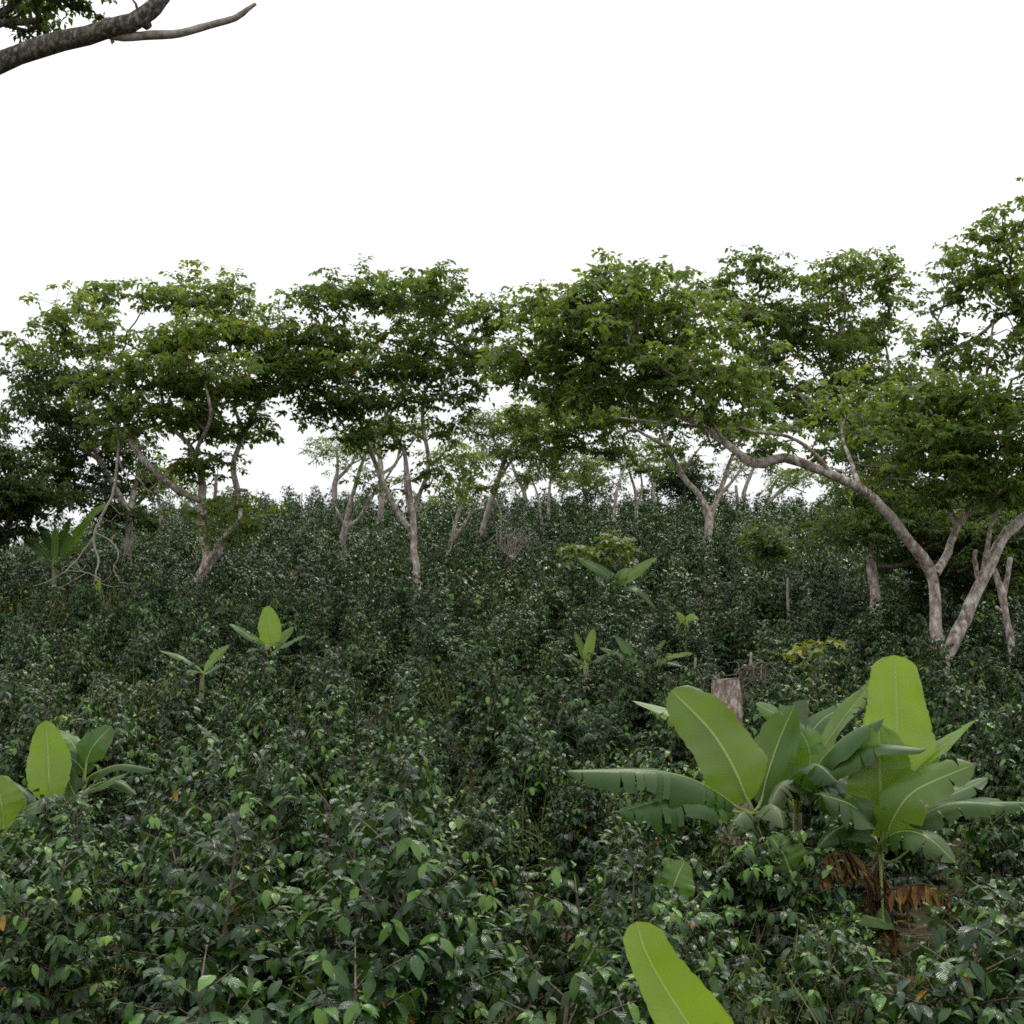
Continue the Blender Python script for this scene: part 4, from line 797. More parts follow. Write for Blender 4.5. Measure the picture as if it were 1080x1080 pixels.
banana('banana plant on the left with one tall bright leaf and grey-green side leaves', 11, (82, 880), [
    dict(p=[(62, 850, -.2), (53, 832, -.25), (51, 800, -.2), (48, 760, -.15)], w=44, n=(.05, -1, .15), c=.76, t=0, s=.32, f=.1, d=.05),
    dict(p=[(90, 812, 0), (93, 797, 0), (102, 782, 0), (118, 766, .05)], w=36, n=(-.1, -1, .3), c=.34, t=1, s=.42, f=.1),
    dict(p=[(88, 810, .1), (82, 795, .1), (72, 778, .15), (55, 770, .2)], w=22, n=(.4, -.6, .8), c=.5, t=0, s=.5, f=.1),
    dict(p=[(88, 815, .05), (84, 808, .0), (76, 800, -.05), (66, 796, -.05)], w=24, n=(.1, -.8, .5), c=.06, t=1, s=.3, f=.1),
    dict(p=[(92, 822, .05), (105, 813, 0), (128, 806, -.05), (165, 812, -.1)], w=20, n=(0, -.3, 1), c=.3, t=1, s=.2, f=.0, d=.3),
    dict(p=[(92, 834, -.1), (104, 830, -.15), (118, 822, -.2), (134, 816, -.2)], w=24, n=(-.2, -.5, .9), c=.34, t=1, s=.1, f=.1, d=.15),
    dict(p=[(94, 832, .1), (112, 824, .1), (128, 826, .1), (144, 838, .1)], w=16, n=(0, -.5, 1), c=.25, t=0, s=.4, f=.0, d=.2),
    dict(p=[(80, 840, -.1), (74, 828, -.1), (72, 818, -.1), (74, 808, -.1)], w=34, n=(-.2, -.8, .7), c=.2, t=1, s=.1, f=.1, m='banana_worn'),
    dict(p=[(84, 842, -.2), (80, 846, -.3), (90, 848, -.4), (98, 856, -.45)], w=20, n=(0, -.5, 1), c=.4, t=2, s=.1, f=-.1, d=.3, m='banana_worn'),
    dict(p=[(82, 846, -.1), (74, 846, -.2), (66, 856, -.3), (62, 872, -.3)], w=22, n=(0, -.5, 1), c=.1, t=7, s=.1, f=-.2, d=.45, m='banana_dead'),
    dict(p=[(90, 815, .15), (100, 795, .2), (112, 778, .3), (96, 770, .35)], w=20, n=(.1, -.6, .8), c=.25, t=1, s=.4)], G_BAN, stem_r=5, top=(88, 836), seed=8)
# small ones up the slope
G_YB = 'small young banana plants up the slope'
banana('small bright banana plant with an upright leaf left of centre on the slope', 19, (285, 705), [
    dict(p=[(286, 684, 0), (285, 668, 0), (282, 639, .05)], w=25, n=(.1, -1, .2), c=.74, t=0, s=.12),
    dict(p=[(281, 682, 0), (265, 672, -.1), (242, 658, -.1)], w=13, n=(.2, -.7, .8), c=.4, t=1, s=.15),
    dict(p=[(289, 682, 0), (298, 672, 0), (309, 661, 0)], w=18, n=(-.4, -.8, .6), c=.5, t=1, s=.15),
    dict(p=[(280, 688, 0), (270, 684, -.2), (260, 688, -.3)], w=10, n=(0, -.5, 1), c=.2, t=1, s=.15),
    dict(p=[(292, 686, .1), (306, 678, .2), (322, 670, .3)], w=9, n=(0, -.5, 1), c=.3, t=0, s=.3)], G_YB, stem_r=2.6, top=(284, 690), seed=9)
banana('low spreading banana plant with two narrow leaves, far left of the slope', 17.5, (213, 725), [
    dict(p=[(216, 708, 0), (226, 694, 0), (242, 680, 0)], w=15, n=(-.3, -.8, .6), c=.6, t=1, s=.1),
    dict(p=[(211, 706, 0), (193, 694, -.1), (168, 686, -.1)], w=12, n=(.1, -.5, .9), c=.45, t=1, s=.12),
    dict(p=[(214, 710, 0), (206, 708, -.2), (198, 716, -.3)], w=12, n=(0, -.5, 1), c=.25, t=1, s=.1),
    dict(p=[(218, 710, .1), (228, 704, .1), (236, 700, .1)], w=9, n=(0, -.5, 1), c=.35, t=0, s=.2)], G_YB, stem_r=2.2, top=(214, 712), seed=10)
banana('banana plant with two wing-like leaves below the reddish sapling', 30.5, (650, 640), [
    dict(p=[(647, 613, 0), (634, 602, 0), (609, 588, 0)], w=16, n=(.2, -.8, .7), c=.42, t=1, s=.08),
    dict(p=[(654, 616, 0), (668, 604, 0), (693, 588, 0)], w=18, n=(-.2, -.8, .7), c=.58, t=1, s=.08),
    dict(p=[(656, 620, -.1), (672, 622, -.3), (692, 642, -.4)], w=12, n=(0, -.5, 1), c=.3, t=1, s=.12),
    dict(p=[(652, 616, 0), (656, 606, 0), (664, 600, .1)], w=12, n=(0, -.9, .5), c=.6, t=0, s=.1)], G_YB, stem_r=2.2, top=(650, 622), seed=11)
banana('lone short banana sucker showing one pale leaf above the right banana clump', 24.5, (724, 672), [
    dict(p=[(722, 656, 0), (716, 648, 0), (713, 646, 0)], w=9, n=(0, -.8, .6), c=.8, t=0, s=.1),
    dict(p=[(725, 656, 0), (730, 651, 0), (736, 655, -.05)], w=10, n=(0, -.8, .6), c=.85, t=0, s=.1)], G_YB, stem_r=2.2, top=(725, 660), seed=12)
banana('upright young banana plant left of the spreading one in mid slope', 20.5, (618, 718), [
    dict(p=[(618, 700, 0), (621, 685, 0), (626, 663, .05)], w=12, n=(-.1, -1, .2), c=.62, t=0, s=.1),
    dict(p=[(617, 698, 0), (614, 684, .1), (606, 667, .1)], w=9, n=(.2, -.9, .4), c=.5, t=0, s=.15),
    dict(p=[(620, 702, 0), (630, 696, -.1), (640, 690, -.1)], w=9, n=(0, -.6, .8), c=.35, t=0, s=.15),
    dict(p=[(615, 702, 0), (605, 694, -.1), (594, 690, -.1)], w=8, n=(0, -.6, .8), c=.3, t=0, s=.15)], G_YB, stem_r=2.6, top=(618, 702), seed=13)
banana('spreading young banana plant with five arching leaves in mid slope', 20, (678, 725), [
    dict(p=[(673, 704, 0), (664, 688, 0), (649, 671, .05)], w=13, n=(.3, -.9, .5), c=.4, t=0, s=.1),
    dict(p=[(671, 706, 0), (655, 692, -.1), (632, 683, -.1)], w=11, n=(.1, -.7, .7), c=.45, t=1, s=.1),
    dict(p=[(681, 702, 0), (690, 688, 0), (702, 675, .05)], w=10, n=(-.4, -.8, .5), c=.35, t=0, s=.12),
    dict(p=[(683, 706, 0), (700, 694, -.1), (731, 689, -.1)], w=13, n=(-.1, -.7, .8), c=.55, t=1, s=.1),
    dict(p=[(682, 706, .1), (704, 700, .1), (722, 703, .1)], w=10, n=(0, -.6, .9), c=.3, t=1, s=.1),
    dict(p=[(676, 704, .1), (668, 696, .2), (660, 700, .3)], w=9, n=(0, -.6, .9), c=.3, t=1, s=.1)], G_YB, stem_r=2.6, top=(677, 708), seed=14)
banana('pale clump of banana leaves under the dark trees at left', 33, (57, 612), [
    dict(p=[(62, 590, 0), (78, 567, 0), (95, 546, 0), (112, 531, .1)], w=19, n=(-.3, -.8, .7), c=.6, t=2, s=.15),
    dict(p=[(57, 588, 0), (58, 575, 0), (58, 556, 0)], w=9, n=(0, -1, .3), c=.7, t=0, s=.12),
    dict(p=[(52, 590, 0), (40, 576, 0), (24, 568, 0)], w=16, n=(.2, -.7, .8), c=.45, t=1, s=.12),
    dict(p=[(55, 588, .1), (50, 566, .2), (38, 552, .2)], w=14, n=(.2, -.7, .7), c=.3, t=2, s=.2),
    dict(p=[(60, 588, .1), (66, 565, .2), (74, 546, .2)], w=15, n=(-.1, -.9, .5), c=.4, t=2, s=.2),
    dict(p=[(62, 592, -.1), (80, 578, -.2), (100, 570, -.3)], w=15, n=(0, -.6, .9), c=.5, t=2, s=.1),
    dict(p=[(50, 594, -.1), (38, 588, -.2), (26, 594, -.3)], w=13, n=(0, -.6, .9), c=.4, t=2, s=.1),
    dict(p=[(62, 596, -.1), (72, 592, -.2), (84, 600, -.3)], w=13, n=(0, -.6, .9), c=.35, t=2, s=.1)], G_YB, stem_r=2.6, top=(56, 594), seed=15)
banana('tiny banana sucker with a single rounded leaf below the hanging dead branch', 30, (100, 640), [
    dict(p=[(101, 625, 0), (102, 618, 0), (104, 608, 0)], w=10, n=(0, -1, .2), c=.85, t=0, s=.1)], G_YB, stem_r=1.2, top=(100, 630), seed=16)

# ------------------------------------------------------------------ stump, stakes, dead wood
def make_stump():
    D = 14; b = P(768, 775, D); z = gz(b[0], b[1]); k = pxm(D)
    root = empty('tree_stump', (b[0], b[1], z), 'pale mottled sawn-off stump behind the large banana leaves', 'stump')
    t = P(766, 717, D); r = 15 * k
    mb = MB()
    s = spline([np.array([b[0] + .05, b[1], z - .15]), b, t], .06)
    tube(mb, s, np.linspace(r * 1.25, r * .98, len(s)), 20, rough=.05, cap=False)
    mb.build('trunk', M['stump'], root)
    n = 18; th = np.linspace(0, 2 * math.pi, n, endpoint=False)
    ring = t + np.stack([np.cos(th) * r * .97, np.sin(th) * r * .97, .012 * np.cos(th) + .006], -1)
    v = np.vstack([ring, t + np.array([0, 0, .012])])
    f = np.stack([np.arange(n), (np.arange(n) + 1) % n, np.full(n, n)], -1)
    cb = MB(); cb.add(v, f); cb.build('cut_top', M['cut'], root, smooth=False)
    KEEP.append((b[0], b[1], .5))
make_stump()

def stake(px, y0, y1, D, lean, label, r=1.8):
    a = P(px, y1, D); z = gz(a[0], a[1]); t = P(px + lean, y0, D)
    mb = MB(); s = spline([np.array([a[0], a[1], z - .2]), a, t], .07)
    tube(mb, s, np.linspace(r * 1.2, r * .85, len(s)) * pxm(D), 7, rough=.09)
    o = mb.build('wooden_stake', M['dead'], origin=(a[0], a[1], z))
    tag(o, label, 'stake', 'bare wooden stakes among the coffee')
    KEEP.append((a[0], a[1], .35))
stake(831, 610, 632, 29, 0, 'pale bare stake standing below the light green sapling', 1.7)
stake(792, 688, 712, 20, 0, 'tall thin stake beside the dry brown brush pile', 1.6)
stake(733, 694, 708, 20, 1, 'short pale stake standing in the dry grass patch', 1.5)

def bare(name, label, cat, D, lines, mat='dead', extra=0, seed=1, thin=1.):
    global rng
    old = rng; rng = np.random.default_rng(seed)
    a = P(*lines[0][0][:2], D); z = gz(a[0], a[1])
    mb = MB(); k = pxm(D)
    for ln in lines:
        s = spline([np.append(P(x, y, D + d), r * k * thin) for x, y, d, r in ln], .09)
        s[:, :3] += rng.normal(0, .012, (len(s), 3))
        tube(mb, s[:, :3], np.maximum(s[:, 3], .004), 6, rough=.06)
        for _ in range(extra):
            i = rng.integers(len(s) // 3, len(s)); p = s[i, :3]
            q = p + rng.normal(0, 1, 3) * np.array([.25, .25, .12]) + np.array([0, 0, rng.uniform(-.3, .12)])
            r = p * .5 + q * .5 + rng.normal(0, .08, 3)
            tt = spline([p, r, q, q + rng.normal(0, .16, 3)], .08)
            tube(mb, tt, np.linspace(.009, .004, len(tt)), 5)
    o = mb.build(name, M[mat], origin=(a[0], a[1], z))
    rng = old
    return tag(o, label, cat)
bare('fallen_branch', 'grey dead branch hanging from the broad left tree down to the shrubs', 'dead branch', 30.4,
     [[(123, 436, 0, 2.4), (125, 472, 0, 2.6), (121, 513, -.1, 2.8), (108, 544, -.3, 2.8), (99, 566, -.4, 2.4), (103, 592, -.5, 2), (99, 617, -.6, 1.4), (100, 633, -.6, .9)],
      [(125, 486, 0, 1.8), (131, 498, -.1, 1.6), (144, 503, -.2, 1.5), (156, 518, -.2, 1.3), (175, 518, -.2, 1), (196, 530, -.3, .8)],
      [(99, 566, -.4, 1.6), (85, 585, -.6, 1.4), (70, 602, -.8, 1.1), (60, 608, -.9, .8)], [(101, 562, -.4, 1.6), (118, 572, -.5, 1.4), (125, 585, -.6, 1.3), (120, 600, -.6, 1.1), (127, 614, -.6, .8)],
      [(70, 602, -.8, 1), (95, 605, -.7, 1), (110, 617, -.7, .8), (130, 618, -.6, .6)]], extra=3, seed=5, thin=.55)
bare('dry_shrub', 'pale leafless twiggy shrub on the upper slope in the centre', 'dead shrub', 38,
     [[(541, 590, 0, .8), (538 + i * 3.2 - 12, 570 + abs(i - 4), .1 * (i % 3), .6), (524 + i * 5, 556 + (i * 7) % 13, .15 * (i % 3), .4)] for i in range(9)]
     + [[(527, 575, 0, .9), (528, 545, 0, .8), (523, 525, 0, .6)]], extra=6, seed=6)
_p = P(541, 590, 38); KEEP.append((_p[0], _p[1], .8)); KEEP.append((_p[0], _p[1] - 1., .6))
bare('brush_pile', 'low heap of reddish dry brush beside the tall thin stake', 'brush pile', 19.8,
     [[(775 + i * 4, 712 + (i * 5) % 7, .1 * (i % 4), .9), (785 + i * 3, 702 + (i * 3) % 6, .1 * (i % 3), .8), (795 + (i * 11) % 18, 704 + (i * 7) % 10, .15 * (i % 2), .5)] for i in range(8)], mat='twig', extra=3, seed=7)
_p = P(795, 712, 19.8); KEEP.append((_p[0], _p[1], .7)); KEEP.append((_p[0] - .05, _p[1] - .9, .55))
bare('dead_brush', 'rusty brown dead fronds at the foot of the broad left tree', 'dead fronds', 30.3,
     [[(200, 640, 0, 1.2), (197 + i * 2, 628, -.1, 1), (190 + i * 4, 618 + (i * 5) % 9, -.15, .7)] for i in range(6)], mat='twig', extra=4, seed=8)

# ------------------------------------------------------------------ weeds and dry grass (uncountable)
def weeds():
    mb = MB()
    patches = [(290, 835, 10.4, .5, 120, .5, .62), (720, 712, 19.8, .55, 260, .75, .48), (745, 716, 19.4, .5, 120, .8, .4), (475, 690, 21, .8, 120, .4, .6), (410, 800, 11.5, .4, 70, .3, .7),
               (85, 615, 31, 1.3, 260, .7, .7), (450, 575, 38, 1.4, 240, .45, .8), (620, 800, 11.8, .4, 60, .5, .6), (330, 690, 20.5, .7, 90, .5, .6), (880, 712, 18.5, .6, 120, .5, .6), (160, 720, 17.5, .5, 90, .6, .8), (900, 1050, 7.0, .8, 120, .45, .35)]
    for px, py, D, rad, n, tint, h in patches:
        c = P(px, py, D)
        x = c[0] + rng.normal(0, rad * .6, n); y = c[1] + rng.normal(0, rad * .6, n)
        pos = np.stack([x, y, ground(x, y)], -1)
        dr = np.stack([rng.normal(0, .28, n), rng.normal(0, .28, n), np.ones(n)], -1)
        leaves(mb, pos, dr, rng.normal(0, 1, (n, 3)), rng.uniform(.6, 1.4, n) * h * 1.6, rng.uniform(.007, .018, n), np.clip(tint + rng.normal(0, .15, n), 0, 1), TPL_MID, droop=.3)
        m = n * 5                                        # small leaves along the stalks
        i = rng.integers(0, n, m); t = rng.uniform(.3, .95, m)
        q = pos[i] + dr[i] * (t * h * 1.3)[:, None]
        leaves(mb, q, rng.normal(0, 1, (m, 3)) + np.array([0, 0, .2]), np.array([0, 0, 1.]) + rng.normal(0, .4, (m, 3)), rng.uniform(.03, .08, m), rng.uniform(.012, .03, m), np.clip(tint + rng.normal(0, .18, m), 0, 1), TPL_LO)
    n = 9000                                         # low herbs covering the soil between the shrubs
    y = 3.6 + rng.uniform(0, 1, n) ** 1.4 * 12; x = rng.uniform(-1, 1, n) * (.42 * y + 1)
    ok = np.sin(x * 2.3 + 1) * np.sin(y * 2.9) + rng.normal(0, .5, n) > -.2
    x, y = x[ok], y[ok]; n = len(x)
    leaves(mb, np.stack([x, y, ground(x, y) + rng.uniform(.01, .16, n)], -1), rng.normal(0, 1, (n, 3)) * np.array([1, 1, .5]) + np.array([0, 0, .2]), np.array([0, 0, 1.]) + rng.normal(0, .3, (n, 3)),
           rng.uniform(.04, .10, n), rng.uniform(.018, .045, n), np.clip(rng.normal(.22, .14, n), 0, 1), TPL_MID, fold=.3, droop=.3)
    o = mb.build('weeds', M['weed'])
    tag(o, 'tufts of pale dry grass and thin weeds between the coffee shrubs', 'weeds', kind='stuff')
weeds()
_p = P(728, 712, 19.6); KEEP += [(_p[0], _p[1], .6), (_p[0] + .1, _p[1] - 1.0, .35)]
_p = P(290, 835, 10.4); KEEP += [(_p[0], _p[1], .38)]

def litter():
    n = 5200
    y = 3.6 + rng.uniform(0, 1, n) ** 1.6 * 17; x = rng.uniform(-1, 1, n) * (.42 * y + 1)
    mb = MB()
    pos = np.stack([x, y, ground(x, y) + rng.uniform(.012, .05, n)], -1)
    d = rng.normal(0, 1, (n, 3)) * np.array([1, 1, .22])
    leaves(mb, pos, d, np.array([0, 0, 1.]) + rng.normal(0, .3, (n, 3)), rng.uniform(.06, .13, n), rng.uniform(.03, .055, n), rng.uniform(0, 1, n) ** 1.5, TPL_MID, fold=.4, droop=.3)
    for _ in range(160):
        yy = rng.uniform(4, 14); xx = rng.uniform(-1, 1) * (.42 * yy + .5); a = rng.uniform(0, 6.28); L = rng.uniform(.15, .5)
        p = np.array([[xx + math.cos(a) * L * t, yy + math.sin(a) * L * t, 0] for t in (0, .5, 1)]); p[:, 2] = ground(p[:, 0], p[:, 1]) + .02 + rng.uniform(0, .03, 3)
        tube(mb, p, np.array([.006, .005, .003]), 5, mat=1)
    tag(mb.build('leaf_litter', [M['banana_dead'], M['twig']]), 'brown fallen leaves and twigs on the soil between the shrubs', 'leaf litter', kind='stuff')
litter()

# ------------------------------------------------------------------ coffee shrubs
def coffee(seed, H, Rr, tpl, leafL=.125, stems=3, lod=1., flp=.44):
    g = np.random.default_rng(seed)
    fol, stm = [], []
    pos, dr, up, LL, tt = [], [], [], [], []
    for s in range(stems):
        lean = g.normal(0, .05, 2) if s == 0 else g.normal(0, .075, 2)
        Hs = H * (1 if s == 0 else g.uniform(.58, .9))
        b = np.array([*g.normal(0, .06, 2), -.1]); t = np.array([lean[0] * H * 1.6, lean[1] * H * 1.6, Hs])
        sp_ = spline([b, b * .5 + t * .5 + np.append(g.normal(0, .05, 2), 0), t], .1)
        stm.append((sp_, np.linspace(.022, .006, len(sp_))))
        nt_ = int(Hs / (.050 / lod)); az0 = g.uniform(0, 6.28)
        for i in range(nt_):
            u = .12 + .88 * (i + .5) / nt_
            o = sp_[min(len(sp_) - 1, int(u * len(sp_)))]
            for q in (0, math.pi):
                az = az0 + i * 1.65 + q + g.normal(0, .3)
                ln = Rr * (.34 + .74 * (1 - u) ** .42) * (1 if u > .25 else .55 + 1.8 * u) * g.uniform(.75, 1.2)
                el = .15 + .6 * u ** 2
                d = np.array([math.cos(az) * math.cos(el), math.sin(az) * math.cos(el), math.sin(el)])
                m = max(3, int(ln / (.038 / lod)))
                ss = np.linspace(0, ln, m + 1)
                sag = .42 * g.uniform(.5, 1.5)
                pts = o + d * ss[:, None]; pts[:, 2] -= sag * ss ** 2
                stm.append((pts[::2] if m > 4 else pts, np.linspace(.0042, .0018, len(pts[::2] if m > 4 else pts))))
                tang = norm(np.gradient(pts, axis=0)); lat = norm(np.cross(tang, np.array([0, 0, 1.])))
                lit_flush = g.uniform() < flp * (1.25 if u > .72 else .6 if u > .45 else .22)  # new growth, but crowded upward: light on the shrub tops put into colour
                for j in range(1, m + 1):
                    f = j / m
                    if f < .22 and g.uniform() < .6: continue
                    for sd in (-1, 1):
                        if g.uniform() < .06: continue
                        last = j == m
                        dd = lat[j] * sd * (.75 if not last else .35) + tang[j] * (.5 if not last else .9)
                        dd = dd + g.normal(0, .16, 3); dd[2] -= g.uniform(.10, 1.25) if not last else g.uniform(-.3, .5)
                        pos.append(pts[j] + g.normal(0, .008, 3)); dr.append(dd)
                        up.append(np.array([0, 0, 1.]) + d * .35 + g.normal(0, .22, 3))
                        sz = g.uniform(.72, 1.18) * (1 if not last else .62)
                        LL.append(sz)
                        if lit_flush and f > .70: t_ = g.uniform(.56, .90)
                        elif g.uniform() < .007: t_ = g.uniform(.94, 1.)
                        else: t_ = np.clip(g.normal(.27, .16) + .12 * (u - .5), 0, .56)  # green also lightens upward, part of the painted top light
                        tt.append(t_)
    LL = np.array(LL) * leafL
    return np.array(pos), np.array(dr), np.array(up), LL, np.array(tt), stm

def coffee_meshes(seed, H, Rr, tpl, leafL=.125, stems=3, single=False, lod=1., flp=.44):
    pos, dr, up, LL, tt, stm = coffee(seed, H, Rr, tpl, leafL, stems, lod, flp)
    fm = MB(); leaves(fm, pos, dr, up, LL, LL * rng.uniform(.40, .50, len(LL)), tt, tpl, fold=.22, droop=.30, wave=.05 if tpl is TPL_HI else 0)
    sm = fm if single else MB()
    for p, r in stm: tube(sm, p, r, 5 if r[0] > .01 else 4, mat=1 if single else 0, cap=False)
    if single: return fm.mesh('coffee_shrub', [M['coffee'], M['cstem']])
    return fm.mesh('foliage', [M['coffee']]), sm.mesh('stems', [M['cstem']])

NEAR = [coffee_meshes(100 + i, 1.38, .44, TPL_HI, .090, 5) for i in range(7)]
LOWB = [coffee_meshes(150 + i, .72, .40, TPL_HI, .088, 5) for i in range(3)]
FAR = [coffee_meshes(200 + i, 1.38, .44, TPL_MID, .100, 4, single=True, flp=.24) for i in range(7)]  # fewer bright leaves: tree shade on the upper slope put into colour

def cap(px, y, x, h, row):
    """shrubs stay low where the banana plants and the stump stand clear of them"""
    lim = 1030 if row < 0 else 852 if y < 7.2 else 0
    if px < 190 and y < 11.8: lim = max(lim, 895 if px < 55 else 846)
    if 10 < px < 130 and 29 < y < 33: lim = max(lim, 606)
    if 690 < px < 735 and y < 8.7: lim = max(lim, 948)
    if 570 < px < 850 and y < 9.9: lim = max(lim, 868 if px < 690 else 900 if px < 780 else 888)
    if px >= 850 and y < 10: lim = max(lim, 985 if px < 1000 else 945)
    if 590 < px < 860 and 9.9 <= y < 14: lim = max(lim, 800)
    if 690 < px < 870 and 9.9 <= y < 11.3: lim = max(lim, 872)
    if 725 < px < 805 and 11 < y < 14.2: lim = max(lim, 790)
    if 900 < px < 948 and 8.9 < y < 9.9: return None
    if px > 850 and 10 <= y < 11.3: lim = max(lim, 862)
    if row < 0 and px > 900 and rng.uniform() < .6: return None
    if lim:
        zt = P(px, lim, y)[2]
        h = min(h, max(.34, (zt - gz(x, y)) / 1.48))
    return h

spots = []
row_y = 4.85; row = -1
while row_y < 63:
    half = .40 * row_y + 2.2
    n = int(2 * half / (1.0 if row_y > 24 else 1.08 if row_y > 8.6 else .88 if row >= 0 else .70))
    off = rng.uniform(0, 1.1)
    for i in range(n + 1):
        x = -half + off + i * (1.0 if row_y > 24 else 1.08 if row_y > 8.6 else .88 if row >= 0 else .70) + rng.normal(0, .15)
        y = row_y + .10 * x * math.sin(row * .0 + .3) * .5 + rng.normal(0, .16 if row_y < 8.6 else .27)
        px, py = to_px((x, y, gz(x, y) + 1.3))
        if any((x - a) ** 2 + (y - b) ** 2 < r * r for a, b, r in KEEP): continue
        h = rng.uniform(.66, 1.06) * (1 + .12 * math.sin(x * .9 + 1.7 * math.sin(y * .35)) * math.sin(y * .55 + .7))
        if rng.uniform() < (.05 if row > 0 else 0): continue
        h = cap(px, y, x, h, row)
        if h is None: continue
        spots.append((y, x, h, row, px))
    row_y += (1.12 if row_y > 24 else 1.26 if row_y > 8.6 else .98) * (1 + .03 * math.sin(row)); row += 1
for x, y in EXTRA:
    px = to_px((x, y, gz(x, y) + 1.3))[0]
    h = cap(px, y, x, rng.uniform(.90, 1.04), 5)
    if h: spots.append((y, x, h, 5, px))
spots.sort()
G_C = 'coffee shrubs planted in rows on the slope'
front = sorted([s for s in spots if s[3] == 0 and -20 < s[4] < 1100], key=lambda s: s[4])
ordw = ['first', 'second', 'third', 'fourth', 'fifth', 'sixth', 'seventh', 'eighth', 'ninth', 'tenth']
def lab(s):
    if s in front:
        i = front.index(s)
        return 'coffee shrub in the front row, %s from the left' % ordw[i] if i < 10 else 'coffee shrub at the right end of the front row'
    y = s[0]
    if s[3] < 0: return 'low coffee shrub at the very bottom, in front of the first full row'
    if y < 12: return 'glossy coffee shrub on the lowest slope just behind the front row'
    if y < 20: return 'dark coffee shrub in the rows on the lower middle of the slope'
    return 'small-looking coffee shrub in the crowded rows of the upper middle slope'
vis = [s for s in spots if -60 < s[4] < 1140]
rest = [s for s in spots if not (-60 < s[4] < 1140)]
ind = vis[:300]
for n, s in enumerate(ind):
    y, x, h, rw, px = s
    z = gz(x, y)
    sc_ = (h * rng.uniform(.92, 1.15), h * rng.uniform(.92, 1.15), h) if h > .7 else (.95, .95, h)
    rot = rng.uniform(0, 6.28)
    if y < 15.5:
        o = empty('coffee_shrub', (x, y, z), lab(s), 'coffee shrub', G_C)
        fm, sm = NEAR[n % 7]
        if h < .66:
            fm, sm = LOWB[n % 3]; q = h * 1.38 / .72; sc_ = (min(1.1, q), min(1.1, q), q)
        for nm, me in (('foliage', fm), ('stems', sm)):
            c = bpy.data.objects.new(nm, me); COL.objects.link(c); c.parent = o
    else:
        o = bpy.data.objects.new('coffee_shrub', FAR[n % 7]); COL.objects.link(o)
        o.location = (x, y, z); tag(o, lab(s), 'coffee shrub', G_C)
    o.rotation_euler = (rng.normal(0, .04), rng.normal(0, .04), rot); o.scale = sc_

# the far rows and the margins beside the frame, as one mass
LOW = [coffee(300 + i, 1.38, .45, TPL_LO, .135, 2, .75, .2) for i in range(5)]  # bright leaves thinned here too, painting shade onto the far rows
mb = MB()
for n, s in enumerate(vis[300:] + rest):
    y, x, h, rw, px = s
    pos, dr, up, LL, tt, stm = LOW[n % 5]
    a = rng.uniform(0, 6.28); c, si = math.cos(a), math.sin(a)
    Rm = np.array([[c, -si, 0], [si, c, 0], [0, 0, 1]])
    sel = rng.uniform(0, 1, len(pos)) < .7
    leaves(mb, pos[sel] @ Rm.T * h + np.array([x, y, gz(x, y)]), dr[sel] @ Rm.T, up[sel] @ Rm.T, LL[sel], LL[sel] * .5, tt[sel], TPL_LO, fold=.25, droop=.3)
    p, r = stm[0]
    tube(mb, p @ Rm.T * h + np.array([x, y, gz(x, y)]), r, 5, mat=1, cap=False)
o = mb.build('coffee_shrubs', [M['coffee'], M['cstem']])
tag(o, 'far crowded rows of dark coffee shrubs up to the ridge', 'coffee shrubs', kind='stuff')

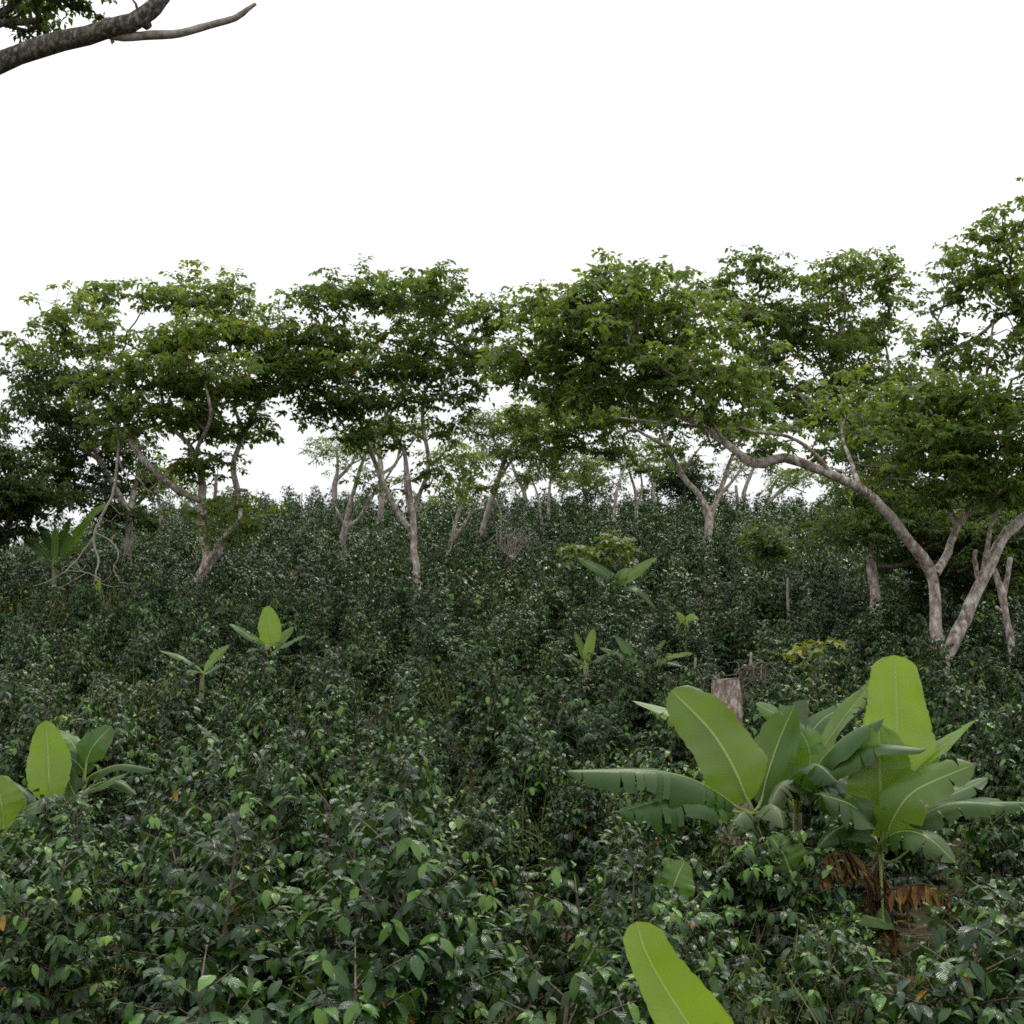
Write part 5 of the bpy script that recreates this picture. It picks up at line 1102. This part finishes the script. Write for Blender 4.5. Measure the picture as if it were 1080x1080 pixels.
# ------------------------------------------------------------------ light, sky, camera
SUN_EL, SUN_AZ = R(58), R(25)           # azimuth from +Y towards +X
w = bpy.data.worlds.new('World'); sc.world = w; w.use_nodes = True
nt = w.node_tree; nt.nodes.clear()
sky = nt.nodes.new('ShaderNodeTexSky'); sky.sky_type = 'NISHITA'; sky.sun_disc = False
sky.sun_elevation = SUN_EL; sky.sun_rotation = SUN_AZ; sky.dust_density = 4; sky.air_density = 1.2
bg1 = nt.nodes.new('ShaderNodeBackground'); bg1.inputs[1].default_value = .10
nt.links.new(sky.outputs[0], bg1.inputs[0])
# overcast: bright even cloud, brighter towards the zenith
tc = nt.nodes.new('ShaderNodeTexCoord'); sp = nt.nodes.new('ShaderNodeSeparateXYZ'); nt.links.new(tc.outputs['Generated'], sp.inputs[0])
lum = math_(nt, 'MULTIPLY_ADD', math_(nt, 'MAXIMUM', sp.outputs[2], 0.), 1.15, .93)
bg2 = nt.nodes.new('ShaderNodeBackground'); bg2.inputs[0].default_value = (.975, .985, 1, 1)
nt.links.new(lum, bg2.inputs[1])
mx = nt.nodes.new('ShaderNodeMixShader'); mx.inputs[0].default_value = .88
nt.links.new(bg1.outputs[0], mx.inputs[1]); nt.links.new(bg2.outputs[0], mx.inputs[2])
out = nt.nodes.new('ShaderNodeOutputWorld'); nt.links.new(mx.outputs[0], out.inputs[0])

sun = bpy.data.lights.new('sun', 'SUN'); sun.energy = 1.0; sun.angle = R(14); sun.color = (1, .96, .9)
so = bpy.data.objects.new('sun', sun); COL.objects.link(so)
dv = Vector((math.sin(SUN_AZ) * math.cos(SUN_EL), math.cos(SUN_AZ) * math.cos(SUN_EL), math.sin(SUN_EL)))
so.rotation_euler = dv.to_track_quat('Z', 'Y').to_euler(); so.location = (10, 20, 40)

cam = bpy.data.cameras.new('camera'); co = bpy.data.objects.new('camera', cam); COL.objects.link(co)
cam.sensor_width = 36; cam.lens = 36 * F / 1080; cam.clip_end = 3000; cam.clip_start = .05
co.location = (0, 0, EYE); co.rotation_euler = (math.pi / 2 + PITCH, 0, 0)
sc.camera = co

sc.view_settings.view_transform = 'Standard'; sc.view_settings.look = 'None'
sc.view_settings.exposure = 0.06; sc.view_settings.gamma = 1
sc.cycles.max_bounces = 8; sc.cycles.diffuse_bounces = 4; sc.cycles.glossy_bounces = 2; sc.cycles.transmission_bounces = 4; sc.cycles.transparent_max_bounces = 4
sc.cycles.use_denoising = False
sc.cycles.filter_width = 1.7
